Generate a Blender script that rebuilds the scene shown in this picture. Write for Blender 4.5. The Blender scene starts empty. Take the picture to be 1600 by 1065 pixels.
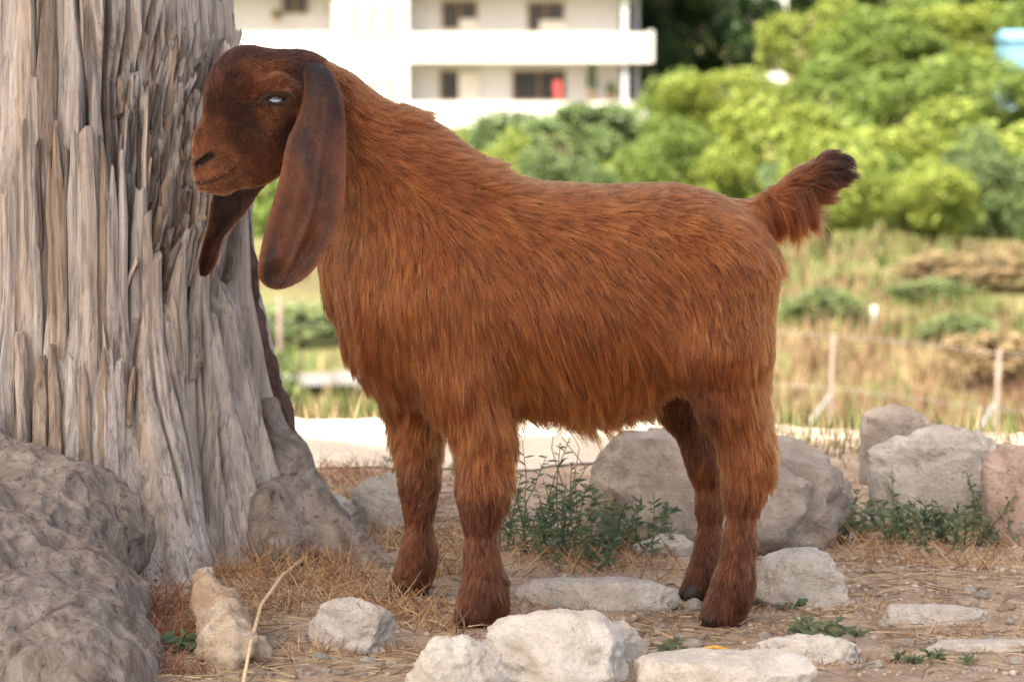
import bpy, bmesh, math, random
import numpy as np
from mathutils import Vector, kdtree

random.seed(7)
rng = np.random.default_rng(7)
scene = bpy.context.scene
R = math.radians

# ------------------------------------------------------------------ camera
CAM_D, CAM_H, PITCH, FPX = 3.6, 0.828, R(6.6), 4000.0
cam_data = bpy.data.cameras.new('camera')
cam = bpy.data.objects.new('camera', cam_data)
scene.collection.objects.link(cam)
cam.location = (0, -CAM_D, CAM_H)
cam.rotation_euler = (R(90) - PITCH, 0, 0)
cam_data.sensor_width = 36.0
cam_data.lens = 90.0
cam_data.clip_start = 0.05
cam_data.clip_end = 4000
cam_data.dof.use_dof = True
cam_data.dof.focus_distance = 3.64
cam_data.dof.aperture_fstop = 5.4
cam_data.dof.aperture_blades = 7
scene.camera = cam

# ------------------------------------------------------------------ light
SUN_EL, SUN_AZ = R(60), R(132)      # azimuth: direction towards the sun, from +X, anticlockwise
sun_vec = Vector((math.cos(SUN_EL) * -0.62, math.cos(SUN_EL) * -0.785, math.sin(SUN_EL))).normalized()
world = bpy.data.worlds.new('World')
scene.world = world
world.use_nodes = True
wn = world.node_tree
for n in list(wn.nodes):
    wn.nodes.remove(n)
w_out = wn.nodes.new('ShaderNodeOutputWorld')
w_bg = wn.nodes.new('ShaderNodeBackground')
w_sky = wn.nodes.new('ShaderNodeTexSky')
w_sky.sky_type = 'NISHITA'
w_sky.sun_disc = False
w_sky.sun_elevation = math.asin(sun_vec.z)
w_sky.sun_rotation = math.atan2(sun_vec.x, sun_vec.y)
w_sky.air_density = 0.6
w_sky.dust_density = 4.0
w_sky.ozone_density = 0.1
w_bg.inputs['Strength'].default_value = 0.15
w_tint = wn.nodes.new('ShaderNodeMix')          # even warm tint put into the sky colour to warm the shade
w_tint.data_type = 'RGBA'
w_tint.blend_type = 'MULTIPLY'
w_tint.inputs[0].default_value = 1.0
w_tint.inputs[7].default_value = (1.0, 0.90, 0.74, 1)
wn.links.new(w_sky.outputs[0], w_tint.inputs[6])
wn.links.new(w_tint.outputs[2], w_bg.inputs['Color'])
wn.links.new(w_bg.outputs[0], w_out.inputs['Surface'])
sun_data = bpy.data.lights.new('sun', 'SUN')
sun_data.energy = 3.3
sun_data.angle = R(0.53)
sun_data.color = (1.0, 0.94, 0.84)
sun = bpy.data.objects.new('sun', sun_data)
scene.collection.objects.link(sun)
sun.rotation_euler = sun_vec.to_track_quat('Z', 'Y').to_euler()
sun.location = (-3, -4, 8)

vs = scene.view_settings
vs.view_transform = 'Standard'
vs.look = 'None'
vs.exposure = 2.2
vs.gamma = 1.0
vs.use_curve_mapping = False
scene.cycles.use_denoising = True
scene.cycles.denoiser = 'OPENIMAGEDENOISE'
scene.cycles.denoising_prefilter = 'NONE'
scene.cycles.use_light_tree = False
scene.cycles.adaptive_threshold = 0.01
scene.cycles.max_bounces = 7
scene.cycles.transparent_max_bounces = 8
scene.cycles.sample_clamp_indirect = 6.0
scene.cycles_curves.shape = 'RIBBONS'

# ------------------------------------------------------------------ measuring helpers
CP, SP = math.cos(PITCH), math.sin(PITCH)

def W(px, py, Y):
    """photo pixel (1600 wide) seen at depth Y -> world point"""
    a = (px - 800.0) / FPX
    b = (532.5 - py) / FPX
    dy = CP + b * SP
    dz = -SP + b * CP
    t = (Y + CAM_D) / dy
    return np.array([a * t, Y, CAM_H + dz * t])

def G(px, py, z=0.0):
    a = (px - 800.0) / FPX
    b = (532.5 - py) / FPX
    dy = CP + b * SP
    dz = -SP + b * CP
    t = (z - CAM_H) / dz
    return np.array([a * t, dy * t - CAM_D, z])

def project(P):
    x, y, z = P[..., 0], P[..., 1] + CAM_D, P[..., 2] - CAM_H
    f = y * CP - z * SP
    u = y * SP + z * CP
    return 800 + FPX * x / f, 532.5 - FPX * u / f

def px2m(n, Y):
    return n * (Y + CAM_D) / FPX

# ------------------------------------------------------------------ noise
def _hash(ix, iy, iz, seed):
    h = (ix.astype(np.uint32) * np.uint32(374761393) + iy.astype(np.uint32) * np.uint32(668265263)
         + iz.astype(np.uint32) * np.uint32(2147483647) + np.uint32((seed * 974711 + 12345) & 0xffffffff))
    h = (h ^ (h >> np.uint32(13))) * np.uint32(1274126177)
    h = (h ^ (h >> np.uint32(16))) * np.uint32(2246822519)
    h = h ^ (h >> np.uint32(13))
    return (h & np.uint32(0xffffff)).astype(np.float32) / np.float32(0xffffff) * 2 - 1

def vnoise(P, seed=0):
    P = np.asarray(P, np.float32)
    i = np.floor(P).astype(np.int64)
    f = P - i
    f = f * f * (3 - 2 * f)
    out = 0
    for dx in (0, 1):
        wx = f[..., 0] if dx else 1 - f[..., 0]
        for dy in (0, 1):
            wy = f[..., 1] if dy else 1 - f[..., 1]
            for dz in (0, 1):
                wz = f[..., 2] if dz else 1 - f[..., 2]
                out = out + wx * wy * wz * _hash(i[..., 0] + dx, i[..., 1] + dy, i[..., 2] + dz, seed)
    return out

def fbm(P, octaves=4, seed=0, gain=0.5):
    P = np.asarray(P, np.float32)
    out, amp = 0, 1.0
    for o in range(octaves):
        out = out + amp * vnoise(P * (2.03 ** o) + o * 17.3, seed + o)
        amp *= gain
    return out

# ------------------------------------------------------------------ object helpers
COL = scene.collection

def empty(name, loc=(0, 0, 0)):
    o = bpy.data.objects.new(name, None)
    o.empty_display_size = 0.1
    o.location = loc
    COL.objects.link(o)
    return o

def tag(o, label=None, cat=None, group=None, kind=None):
    if label: o['label'] = label
    if cat: o['category'] = cat
    if group: o['group'] = group
    if kind: o['kind'] = kind
    return o

def adopt(o, parent):
    """child keeps world coordinates: parents here only translate"""
    if parent is not None:
        o.parent = parent
        o.matrix_parent_inverse = parent_inv(parent)

def parent_inv(p):
    from mathutils import Matrix
    m = Matrix.Translation(Vector(p.location))
    q = p.parent
    while q is not None:
        m = Matrix.Translation(Vector((0, 0, 0))) @ m
        q = q.parent
    return m.inverted()

def mesh_obj(name, verts, faces, mat=None, parent=None, smooth=True, link=True):
    me = bpy.data.meshes.new(name)
    verts = np.asarray(verts, np.float32)
    if isinstance(faces, np.ndarray):
        nf, k = faces.shape
        me.vertices.add(len(verts))
        me.vertices.foreach_set('co', verts.ravel())
        me.loops.add(nf * k)
        me.loops.foreach_set('vertex_index', faces.astype(np.int32).ravel())
        me.polygons.add(nf)
        me.polygons.foreach_set('loop_start', np.arange(0, nf * k, k, dtype=np.int32))
        me.polygons.foreach_set('loop_total', np.full(nf, k, np.int32))
        me.update(calc_edges=True)
        me.validate()
    else:
        me.from_pydata([tuple(map(float, v)) for v in verts], [], faces)
        me.update()
    if smooth:
        me.polygons.foreach_set('use_smooth', np.ones(len(me.polygons), bool))
    if mat is not None:
        me.materials.append(mat)
    o = bpy.data.objects.new(name, me)
    if link:
        COL.objects.link(o)
    if parent is not None:
        adopt(o, parent)
    return o

def box(x0, x1, y0, y1, z0, z1):
    v = [(x0, y0, z0), (x1, y0, z0), (x1, y1, z0), (x0, y1, z0), (x0, y0, z1), (x1, y0, z1), (x1, y1, z1), (x0, y1, z1)]
    f = [(0, 3, 2, 1), (4, 5, 6, 7), (0, 1, 5, 4), (1, 2, 6, 5), (2, 3, 7, 6), (3, 0, 4, 7)]
    return v, f

def merge(parts):
    V, F, n = [], [], 0
    for v, f in parts:
        V.extend(v)
        F.extend([tuple(i + n for i in q) for q in f])
        n += len(v)
    return V, F

def tube(pts, radii, n=6, cap=True):
    pts = [Vector(p) for p in pts]
    V, F = [], []
    ref = Vector((0.3, 0.9, 0.1))
    for i, p in enumerate(pts):
        t = (pts[min(i + 1, len(pts) - 1)] - pts[max(i - 1, 0)]).normalized()
        u = t.cross(ref)
        if u.length < 1e-3:
            u = t.cross(Vector((1, 0, 0)))
        u.normalize()
        w = t.cross(u)
        for k in range(n):
            a = 2 * math.pi * k / n
            V.append(tuple(p + (u * math.cos(a) + w * math.sin(a)) * radii[i]))
    for i in range(len(pts) - 1):
        for k in range(n):
            F.append((i * n + k, i * n + (k + 1) % n, (i + 1) * n + (k + 1) % n, (i + 1) * n + k))
    if cap:
        F.append(tuple(range(n - 1, -1, -1)))
        F.append(tuple((len(pts) - 1) * n + k for k in range(n)))
    return V, F

# ------------------------------------------------------------------ materials
class NT:
    def __init__(s, name):
        s.m = bpy.data.materials.new(name)
        s.m.use_nodes = True
        s.t = s.m.node_tree
        for n in list(s.t.nodes):
            s.t.nodes.remove(n)
        s.out = s.t.nodes.new('ShaderNodeOutputMaterial')
    def n(s, typ, **kw):
        node = s.t.nodes.new(typ)
        for k, v in kw.items():
            setattr(node, k, v)
        return node
    def l(s, a, b):
        s.t.links.new(a, b)
    def coord(s, scale=(1, 1, 1), which='Object'):
        tc = s.n('ShaderNodeTexCoord')
        mp = s.n('ShaderNodeMapping')
        mp.inputs['Scale'].default_value = scale
        s.l(tc.outputs[which], mp.inputs['Vector'])
        return mp.outputs['Vector']
    def noise(s, vec, scale, detail=6, rough=0.6, dist=0.0):
        n = s.n('ShaderNodeTexNoise')
        n.inputs['Scale'].default_value = scale
        n.inputs['Detail'].default_value = detail
        n.inputs['Roughness'].default_value = rough
        n.inputs['Distortion'].default_value = dist
        if vec is not None:
            s.l(vec, n.inputs['Vector'])
        return n.outputs['Fac']
    def ramp(s, fac, stops):
        r = s.n('ShaderNodeValToRGB')
        el = r.color_ramp.elements
        while len(el) > len(stops):
            el.remove(el[-1])
        while len(el) < len(stops):
            el.new(0.5)
        for e, (p, c) in zip(el, stops):
            e.position = p
            e.color = (*c, 1) if len(c) == 3 else c
        s.l(fac, r.inputs['Fac'])
        return r.outputs['Color']
    def mix(s, fac, a, b, mode='MIX'):
        m = s.n('ShaderNodeMix', data_type='RGBA', blend_type=mode)
        if isinstance(fac, (int, float)):
            m.inputs[0].default_value = fac
        else:
            s.l(fac, m.inputs[0])
        for sock, v in ((m.inputs[6], a), (m.inputs[7], b)):
            if isinstance(v, tuple):
                sock.default_value = (*v, 1)
            else:
                s.l(v, sock)
        return m.outputs[2]
    def bump(s, height, strength=0.5, dist=0.01, normal=None):
        b = s.n('ShaderNodeBump')
        b.inputs['Strength'].default_value = strength
        b.inputs['Distance'].default_value = dist
        s.l(height, b.inputs['Height'])
        if normal is not None:
            s.l(normal, b.inputs['Normal'])
        return b.outputs['Normal']
    def principled(s, color, rough=0.8, normal=None, spec=0.3):
        p = s.n('ShaderNodeBsdfPrincipled')
        if isinstance(color, tuple):
            p.inputs['Base Color'].default_value = (*color, 1)
        else:
            s.l(color, p.inputs['Base Color'])
        p.inputs['Roughness'].default_value = rough
        p.inputs['Specular IOR Level'].default_value = spec
        if normal is not None:
            s.l(normal, p.inputs['Normal'])
        s.l(p.outputs[0], s.out.inputs['Surface'])
        return p

def simple_mat(name, color, rough=0.7, spec=0.3, var=0.15, scale=8.0, bump=0.0):
    t = NT(name)
    v = t.coord()
    f = t.noise(v, scale)
    lo = tuple(c * (1 - var) for c in color)
    hi = tuple(min(1, c * (1 + var)) for c in color)
    c = t.ramp(f, [(0.3, lo), (0.7, hi)])
    nrm = t.bump(f, bump, 0.01) if bump else None
    t.principled(c, rough, nrm, spec)
    return t.m

def island_mat(name, stops, rough=0.7, trans=0.0, spec=0.25):
    """colour differs from blade to blade / leaf to leaf"""
    t = NT(name)
    g = t.n('ShaderNodeNewGeometry')
    c = t.ramp(g.outputs['Random Per Island'], stops)
    p = t.principled(c, rough, None, spec)
    if trans > 0:
        tr = t.n('ShaderNodeBsdfTranslucent')
        t.l(c, tr.inputs['Color'])
        mx = t.n('ShaderNodeMixShader')
        mx.inputs[0].default_value = trans
        t.l(p.outputs[0], mx.inputs[1])
        t.l(tr.outputs[0], mx.inputs[2])
        t.l(mx.outputs[0], t.out.inputs['Surface'])
    return t.m

# ------------------------------------------------------------------ surface from a distance field
def surface_nets(sdf, xs, ys, zs, block=8):
    """rectilinear grid, evaluated only near the surface -> verts, quads, dense field"""
    xs, ys, zs = (np.asarray(a, np.float32) for a in (xs, ys, zs))
    def pad(a):
        k = (-len(a)) % block
        if k:
            a = np.concatenate([a, a[-1] + (a[-1] - a[-2]) * np.arange(1, k + 1, dtype=np.float32)])
        return a
    xs, ys, zs = pad(xs), pad(ys), pad(zs)
    nb = [len(a) // block for a in (xs, ys, zs)]
    def mids(a):
        b = a.reshape(-1, block)
        return (b[:, 0] + b[:, -1]) / 2, (b[:, -1] - b[:, 0]) / 2
    (mx, hx), (my, hy), (mz, hz) = mids(xs), mids(ys), mids(zs)
    C = np.stack(np.meshgrid(mx, my, mz, indexing='ij'), -1).reshape(-1, 3)
    H = np.stack(np.meshgrid(hx, hy, hz, indexing='ij'), -1).reshape(-1, 3)
    dc = sdf(C)
    half = np.linalg.norm(H, axis=1)
    act = np.abs(dc) < half * 1.5 + 0.03
    V = np.repeat(np.repeat(np.repeat(np.sign(dc).reshape(nb) * 0.06, block, 0), block, 1), block, 2).astype(np.float32)
    ids = np.argwhere(act.reshape(nb))
    off = np.arange(block)
    ii = (ids[:, 0, None] * block + off)
    jj = (ids[:, 1, None] * block + off)
    kk = (ids[:, 2, None] * block + off)
    n = len(ids)
    I = np.broadcast_to(ii[:, :, None, None], (n, block, block, block)).reshape(-1)
    J = np.broadcast_to(jj[:, None, :, None], (n, block, block, block)).reshape(-1)
    K = np.broadcast_to(kk[:, None, None, :], (n, block, block, block)).reshape(-1)
    P = np.stack([xs[I], ys[J], zs[K]], -1)
    V[I, J, K] = np.clip(sdf(P), -0.06, 0.06)
    ins = V < 0
    s8 = [ins[a:ins.shape[0] - 1 + a, b:ins.shape[1] - 1 + b, c:ins.shape[2] - 1 + c] for a in (0, 1) for b in (0, 1) for c in (0, 1)]
    cnt = sum(s.astype(np.int8) for s in s8)
    cells = np.argwhere((cnt > 0) & (cnt < 8))
    cid = np.full(cnt.shape, -1, np.int32)
    cid[cells[:, 0], cells[:, 1], cells[:, 2]] = np.arange(len(cells))
    ax = (xs, ys, zs)
    acc = np.zeros((len(cells), 3), np.float32)
    num = np.zeros(len(cells), np.float32)
    corners = [(a, b, c) for a in (0, 1) for b in (0, 1) for c in (0, 1)]
    for a in corners:
        for d in range(3):
            if a[d]:
                continue
            b = list(a); b[d] = 1
            A = cells + np.array(a); B = cells + np.array(b)
            va = V[A[:, 0], A[:, 1], A[:, 2]]; vb = V[B[:, 0], B[:, 1], B[:, 2]]
            m = (va < 0) != (vb < 0)
            t = np.where(m, va / np.where(m, va - vb, 1), 0)
            for e in range(3):
                pa = ax[e][A[:, e]]; pb = ax[e][B[:, e]]
                acc[:, e] += np.where(m, pa + (pb - pa) * t, 0)
            num += m
    verts = acc / num[:, None]
    faces = []
    for d in range(3):
        o1, o2 = [(1, 2), (2, 0), (0, 1)][d]
        sl0 = [slice(None)] * 3; sl1 = [slice(None)] * 3
        sl0[d] = slice(0, -1); sl1[d] = slice(1, None)
        e = np.argwhere(ins[tuple(sl0)] != ins[tuple(sl1)])
        e = e[(e[:, o1] > 0) & (e[:, o2] > 0) & (e[:, o1] < cid.shape[o1]) & (e[:, o2] < cid.shape[o2])]
        inside = ins[e[:, 0], e[:, 1], e[:, 2]]
        q = []
        for (p, r) in ((1, 1), (0, 1), (0, 0), (1, 0)):
            c = e.copy(); c[:, o1] -= p; c[:, o2] -= r
            q.append(cid[c[:, 0], c[:, 1], c[:, 2]])
        q = np.stack(q, 1)
        q[~inside] = q[~inside][:, ::-1]
        faces.append(q)
    faces = np.concatenate(faces)
    faces = faces[(faces >= 0).all(1)]
    return verts, faces, V, (xs, ys, zs)

def smin(a, b, k):
    h = np.maximum(k - np.abs(a - b), 0) / k
    return np.minimum(a, b) - h * h * k * 0.25

def capsule(P, a, b, ra, rb, sy=1.0, reach=0.06):
    a = np.asarray(a, np.float32); b = np.asarray(b, np.float32)
    rm = max(ra, rb) + reach
    lo, hi = np.minimum(a, b) - rm, np.maximum(a, b) + rm
    d = np.full(len(P), 1.0, np.float32)
    m = ((P > lo) & (P < hi)).all(1)
    if m.any():
        s = np.array([1, 1 / sy, 1], np.float32)
        Q, A, B = P[m] * s, a * s, b * s
        ba = B - A
        h = np.clip(((Q - A) @ ba) / max(float(ba @ ba), 1e-9), 0, 1)
        d[m] = np.linalg.norm(Q - A - h[:, None] * ba, axis=1) - (ra + (rb - ra) * h)
    return d

def axis_coords(lo, hi, fine_lo, fine_hi, fine, coarse):
    out, x = [], lo
    while x < hi:
        out.append(x)
        x += fine if fine_lo <= x <= fine_hi else coarse
    return np.array(out, np.float32)
def fix_winding(v, f):
    a, b, c = v[f[:, 0]], v[f[:, 1]], v[f[:, 2]]
    n = np.cross(b - a, c - a)
    ctr = v.mean(0)
    s = np.einsum('ij,ij->i', (a + c) / 2 - ctr, n).sum()
    return f if s > 0 else f[:, ::-1]

YC = 0.115
def S(n, Y=YC):
    return px2m(n, Y)

def chain(P, pts, k=0.03, sy=1.0):
    """union of tapered capsules; pts: (px, py, Y, r px)"""
    d = None
    for (a, b) in zip(pts[:-1], pts[1:]):
        e = capsule(P, W(a[0], a[1], a[2]), W(b[0], b[1], b[2]), S(a[3]), S(b[3]), sy)
        d = e if d is None else smin(d, e, k)
    return d

# ================================================================== GROUND
_ty = np.array([-50, 2.1, 2.5, 3.4, 9.4, 21.4, 44, 71, 110, 160, 300, 500, 900, 2500], np.float32)
_tz = np.array([0, 0, -.10, -.55, -1.7, -2.3, -2.6, -2.8, -3.0, -2.2, 4, 16, 45, 120], np.float32)

def terrain(x, y):
    x = np.asarray(x, np.float32); y = np.asarray(y, np.float32)
    yy = y + .25 * np.sin(x * .9 + .4) * (y > 1.2) * np.clip((y - 1.2), 0, 1)
    z = np.interp(yy, _ty, _tz)
    P = np.stack([x, y, np.zeros_like(x)], -1)
    near = np.clip(1 - (np.abs(y) - 2) / 3, 0, 1)
    z = z + near * (.016 * vnoise(P * 2.3, 41) + .007 * vnoise(P * 7, 42) + .003 * vnoise(P * 22, 43) + .0015 * vnoise(P * 50, 44))
    z = z + np.clip((y - 3) / 30, 0, 1) * .25 * vnoise(P * .15, 45) + np.clip((y - 100) / 300, 0, 1) * 6 * vnoise(P * .012, 46)
    # a slight rise of earth round the foot of the tree, levelled under the animal
    z = z + .02 * np.exp(-((x + .62) ** 2 + (y - .45) ** 2) / .18) 
    return z

def graded(lo, hi, f0, f1, fine, grow=1.10):
    a = list(np.arange(f0, f1, fine))
    s, x = fine, a[-1]
    while x < hi:
        s *= grow; x += s; a.append(x)
    s, x = fine, a[0]; b = []
    while x > lo:
        s *= grow; x -= s; b.append(x)
    return np.array(b[::-1] + a, np.float32)

t = NT('dry_earth')
v = t.coord()
big = t.noise(v, 1.6, 5, .6)
mid = t.noise(v, 14, 6, .65)
fin = t.noise(v, 120, 4, .7)
earth = t.ramp(mid, [(.30, (.20, .145, .105)), (.52, (.37, .295, .23)), (.72, (.52, .44, .36))])
earth = t.mix(t.ramp(fin, [(.35, (0, 0, 0)), (.75, (1, 1, 1))]), t.mix(.5, earth, (.14, .095, .06), 'MIX'), earth)
tc = t.n('ShaderNodeTexCoord'); sp = t.n('ShaderNodeSeparateXYZ'); t.l(tc.outputs['Object'], sp.inputs[0])
mr = t.n('ShaderNodeMapRange'); mr.inputs[1].default_value = 2.2; mr.inputs[2].default_value = 3.6
t.l(sp.outputs[1], mr.inputs[0])
v2 = t.coord((.25, .10, .25))
fa = t.noise(v2, 1.1, 5, .6)
meadow = t.ramp(fa, [(.30, (.05, .08, .02)), (.43, (.12, .13, .045)), (.52, (.15, .14, .055)), (.60, (.12, .085, .045)), (.70, (.10, .125, .035))])
mead2 = t.mix(t.noise(t.coord(), 2.5, 6, .7), t.mix(.5, meadow, (.03, .04, .015)), meadow)
c = t.mix(mr.outputs[0], earth, mead2)
vo = t.n('ShaderNodeTexVoronoi'); vo.inputs['Scale'].default_value = 70; t.l(v, vo.inputs['Vector'])
b1 = t.bump(mid, .5, .012)
b2 = t.bump(fin, .6, .004, b1)
t.principled(c, .95, t.bump(vo.outputs['Distance'], .3, .004, b2), .15)
M_earth = t.m
gxs = graded(-900, 900, -1.15, 1.15, .014, 1.12)
gys = graded(-60, 2400, -.55, 2.5, .016, 1.08)
GX, GY = np.meshgrid(gxs, gys, indexing='ij')
GZ = terrain(GX, GY)
nx, ny = GX.shape
idx = np.arange(nx * ny).reshape(nx, ny)
gfaces = np.stack([idx[:-1, :-1], idx[1:, :-1], idx[1:, 1:], idx[:-1, 1:]], -1).reshape(-1, 4)
ground = mesh_obj('ground', np.stack([GX, GY, GZ], -1).reshape(-1, 3), gfaces, M_earth)
tag(ground, 'bare dry brown earth littered with straw, falling away to a meadow', 'ground', kind='structure')

import bisect
_gxl, _gyl = gxs.tolist(), gys.tolist()
def ground_z(x, y):
    """height of the ground mesh at one point"""
    i = min(max(bisect.bisect_right(_gxl, x) - 1, 0), nx - 2); j = min(max(bisect.bisect_right(_gyl, y) - 1, 0), ny - 2)
    u = (x - _gxl[i]) / (_gxl[i + 1] - _gxl[i]); v_ = (y - _gyl[j]) / (_gyl[j + 1] - _gyl[j])
    return float(GZ[i, j] * (1 - u) * (1 - v_) + GZ[i + 1, j] * u * (1 - v_) + GZ[i, j + 1] * (1 - u) * v_ + GZ[i + 1, j + 1] * u * v_)
def wave(x, y, k):
    return math.sin(x * 4.1 + k) * math.sin(y * 5.3 + 2 * k) + .6 * math.sin(x * 9.7 - y * 7.1 + 3 * k)

def sheet(name, xs, ys, mat, lift, mask=None):
    X, Y = np.meshgrid(xs, ys, indexing='ij')
    Z = terrain(X, Y) + lift
    n0, n1 = X.shape
    id_ = np.arange(n0 * n1).reshape(n0, n1)
    f = np.stack([id_[:-1, :-1], id_[1:, :-1], id_[1:, 1:], id_[:-1, 1:]], -1).reshape(-1, 4)
    if mask is not None:
        cx = (X[:-1, :-1] + X[1:, 1:]) / 2; cy = (Y[:-1, :-1] + Y[1:, 1:]) / 2
        f = f[mask(cx, cy).reshape(-1)]
    return mesh_obj(name, np.stack([X, Y, Z], -1).reshape(-1, 3), f, mat)

M_path = simple_mat('pale_gravel_path', (.46, .41, .335), .95, .1, .15, 9, .3)
def pmask(x, y):
    e = .10 * vnoise(np.stack([x * 3, y * 3, x * 0], -1), 51)
    return (y > 1.36 + e + .10 * np.clip(x - .2, 0, 2)) & (y < 2.25 + e * .6) & (x < .42 + 2 * e)
path = sheet('path', np.arange(-4, .62, .02), np.arange(1.2, 2.45, .02), M_path, .004, pmask)
tag(path, 'sunlit pale gravel track behind the goat', 'path', kind='structure')
def pmask2(x, y):
    e = .5 * vnoise(np.stack([x * .6, y * .6, x * 0], -1), 52)
    return np.abs(y - (17.6 + .12 * x) - e) < .95
lane = sheet('path', np.arange(-14, 1.5, .25), np.arange(14.5, 21.5, .25), simple_mat('lane_gravel', (.17, .16, .16), .95, .1, .15, 2), .10, pmask2)
tag(lane, 'distant pale lane crossing the lower meadow', 'path', kind='structure')

# ================================================================== ROCKS
def stone_mat(name, lo, mid, hi, stain):
    t = NT(name)
    v = t.coord()
    a = t.noise(v, 11, 9, .68, .4); b = t.noise(v, 75, 7, .72); d = t.noise(v, 150, 3, .6)
    c = t.ramp(a, [(.30, lo), (.5, mid), (.66, hi)])
    st = t.ramp(t.noise(v, 6.0, 7, .7, .8), [(.47, (0, 0, 0)), (.64, (.85, .85, .85))])
    c = t.mix(st, c, stain)
    c = t.mix(t.ramp(b, [(.28, (.6, .6, .6)), (.42, (0, 0, 0))]), c, stain)
    vo = t.n('ShaderNodeTexVoronoi', feature='DISTANCE_TO_EDGE'); vo.inputs['Scale'].default_value = 9
    ds = t.n('ShaderNodeMix', data_type='VECTOR'); ds.inputs[0].default_value = .22
    nn = t.n('ShaderNodeTexNoise'); nn.inputs['Scale'].default_value = 9; nn.inputs['Detail'].default_value = 5; t.l(v, nn.inputs['Vector'])
    t.l(v, ds.inputs[4]); t.l(nn.outputs['Color'], ds.inputs[5]); t.l(ds.outputs[1], vo.inputs['Vector'])
    crack = t.ramp(vo.outputs['Distance'], [(0, (0, 0, 0)), (.035, (1, 1, 1))])
    n = t.bump(crack, .35, .006)
    n = t.bump(a, .75, .025, n)
    n = t.bump(b, .7, .009, n)
    n = t.bump(d, .35, .003, n)
    c = t.mix(t.ramp(d, [(.34, (.4, .4, .4)), (.46, (0, 0, 0))]), c, t.mix(.5, c, stain))
    t.principled(c, .92, n, .15)
    return t.m
M_white = stone_mat('white_limestone', (.52, .475, .41), (.68, .635, .565), (.77, .73, .66), (.42, .35, .275))
M_grey = stone_mat('grey_limestone', (.40, .365, .32), (.55, .505, .455), (.66, .615, .56), (.29, .25, .21))
M_tan = stone_mat('tan_limestone', (.40, .31, .22), (.55, .45, .34), (.64, .55, .44), (.34, .22, .13))
M_brown = stone_mat('brown_boulder', (.32, .27, .225), (.45, .385, .33), (.56, .495, .43), (.21, .17, .135))
M_pink = stone_mat('pinkish_boulder', (.32, .23, .18), (.46, .34, .28), (.55, .44, .38), (.22, .15, .12))

def rock_mesh(a, b, c, seed, facets=9, rough=.10, sub=5, flat=0.0, power=.85):
    bm = bmesh.new()
    bmesh.ops.create_icosphere(bm, subdivisions=sub, radius=1)
    v = np.array([x.co[:] for x in bm.verts], np.float32)
    f = [[q.index for q in x.verts] for x in bm.faces]
    bm.free()
    r = np.random.default_rng(seed)
    v = np.sign(v) * np.abs(v) ** power
    for i in range(facets):
        n = r.normal(0, 1, 3); n[2] = abs(n[2]) * .8; n /= np.linalg.norm(n)
        o = r.uniform(.68, .95)
        e = v @ n - o
        v = v - n * (np.maximum(e, 0) * .88)[:, None]
    if flat:
        v[:, 2] = np.where(v[:, 2] > 0, np.minimum(v[:, 2], 1 - flat + (v[:, 2] - 1 + flat) * .2), v[:, 2])
    nrm = v / (np.linalg.norm(v, axis=1, keepdims=True) + 1e-6)
    sc = np.array([a, b, c])
    q = v * sc / max(a, c)
    v = v + nrm * (rough * 1.1 * fbm(q * 1.6, 3, seed) + rough * .7 * (1 - 1.6 * np.abs(fbm(q * 3.5, 3, seed + 9))) - rough * .3 + rough * .35 * fbm(q * 11, 4, seed + 20, .6))[:, None]
    return v * sc, np.array(f, np.int32)

def rock(px0, px1, top, base, label, mat, seed, ratio=.8, sink=.35, facets=9, rough=.10, yaw=0.0, sub=5, flat=0., cat='rock', name='rock', dY=0.0, power=.85):
    g = G((px0 + px1) / 2, base)
    Y0 = g[1] + dY
    hw = px2m((px1 - px0) / 2, Y0) 
    b = hw * ratio
    Yc = Y0 + b
    z0 = ground_z(g[0], Yc)
    ztop = W(800, top, Yc)[2]
    hgt = max(ztop - z0, .01)
    c = hgt * (1 + sink) / 2 * 1.15
    v, f = rock_mesh(hw * 1.05, b, c, seed, facets, rough, sub, flat, power)
    v[:, 2] *= (hgt * (1 + sink)) / (v[:, 2].max() - v[:, 2].min())
    v[:, 2] += ztop - z0 - v[:, 2].max()
    v[:, 0] *= 2 * hw / (v[:, 0].max() - v[:, 0].min())
    v[:, 0] -= (v[:, 0].max() + v[:, 0].min()) / 2
    xc = W((px0 + px1) / 2, base, Yc)[0]
    o = mesh_obj(name, v, f, mat)
    o.location = (xc, Yc, z0)
    tag(o, label, cat)
    return o

rock(740, 992, 952, 1085, 'large rounded white rock below the front hooves', M_white, 11, .75, .5, 7, .09)
rock(622, 800, 990, 1110, 'pointed white rock at the bottom edge, left of the rounded one', M_white, 12, .6, .5, 9, .12)
rock(936, 1014, 966, 1040, 'small grey rock wedged against the right of the large white rock', M_grey, 13, .8, .4, 8, .10)
rock(985, 1280, 1020, 1100, 'broad flat whitish slab at the bottom edge', M_white, 14, .45, .6, 5, .07, flat=.45)
rock(478, 622, 931, 1012, 'rounded grey rock in front of the far front hoof', M_grey, 15, .75, .5, 8, .09)
rock(1168, 1332, 858, 948, 'pale angular rock just behind the hind hooves', M_grey, 17, .7, .4, 12, .09)
rock(905, 1352, 668, 872, 'big brown boulder behind the hind legs', M_brown, 18, .55, .35, 7, .10)
rock(1340, 1466, 632, 800, 'upright grey boulder standing behind the long boulder', M_brown, 19, .6, .3, 4, .07, dY=.25, flat=.2, power=.5)
rock(1345, 1610, 664, 836, 'long grey boulder at the edge of the terrace', M_grey, 20, .4, .3, 6, .15, flat=.2, power=.52)
rock(1530, 1720, 690, 868, 'pinkish boulder cut by the right edge of the picture', M_pink, 21, .6, .3, 4, .10, flat=.15, power=.5)
rock(470, 570, 772, 838, 'dark grey rock in the shade behind the roots', M_grey, 22, .8, .4, 9, .10)
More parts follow.
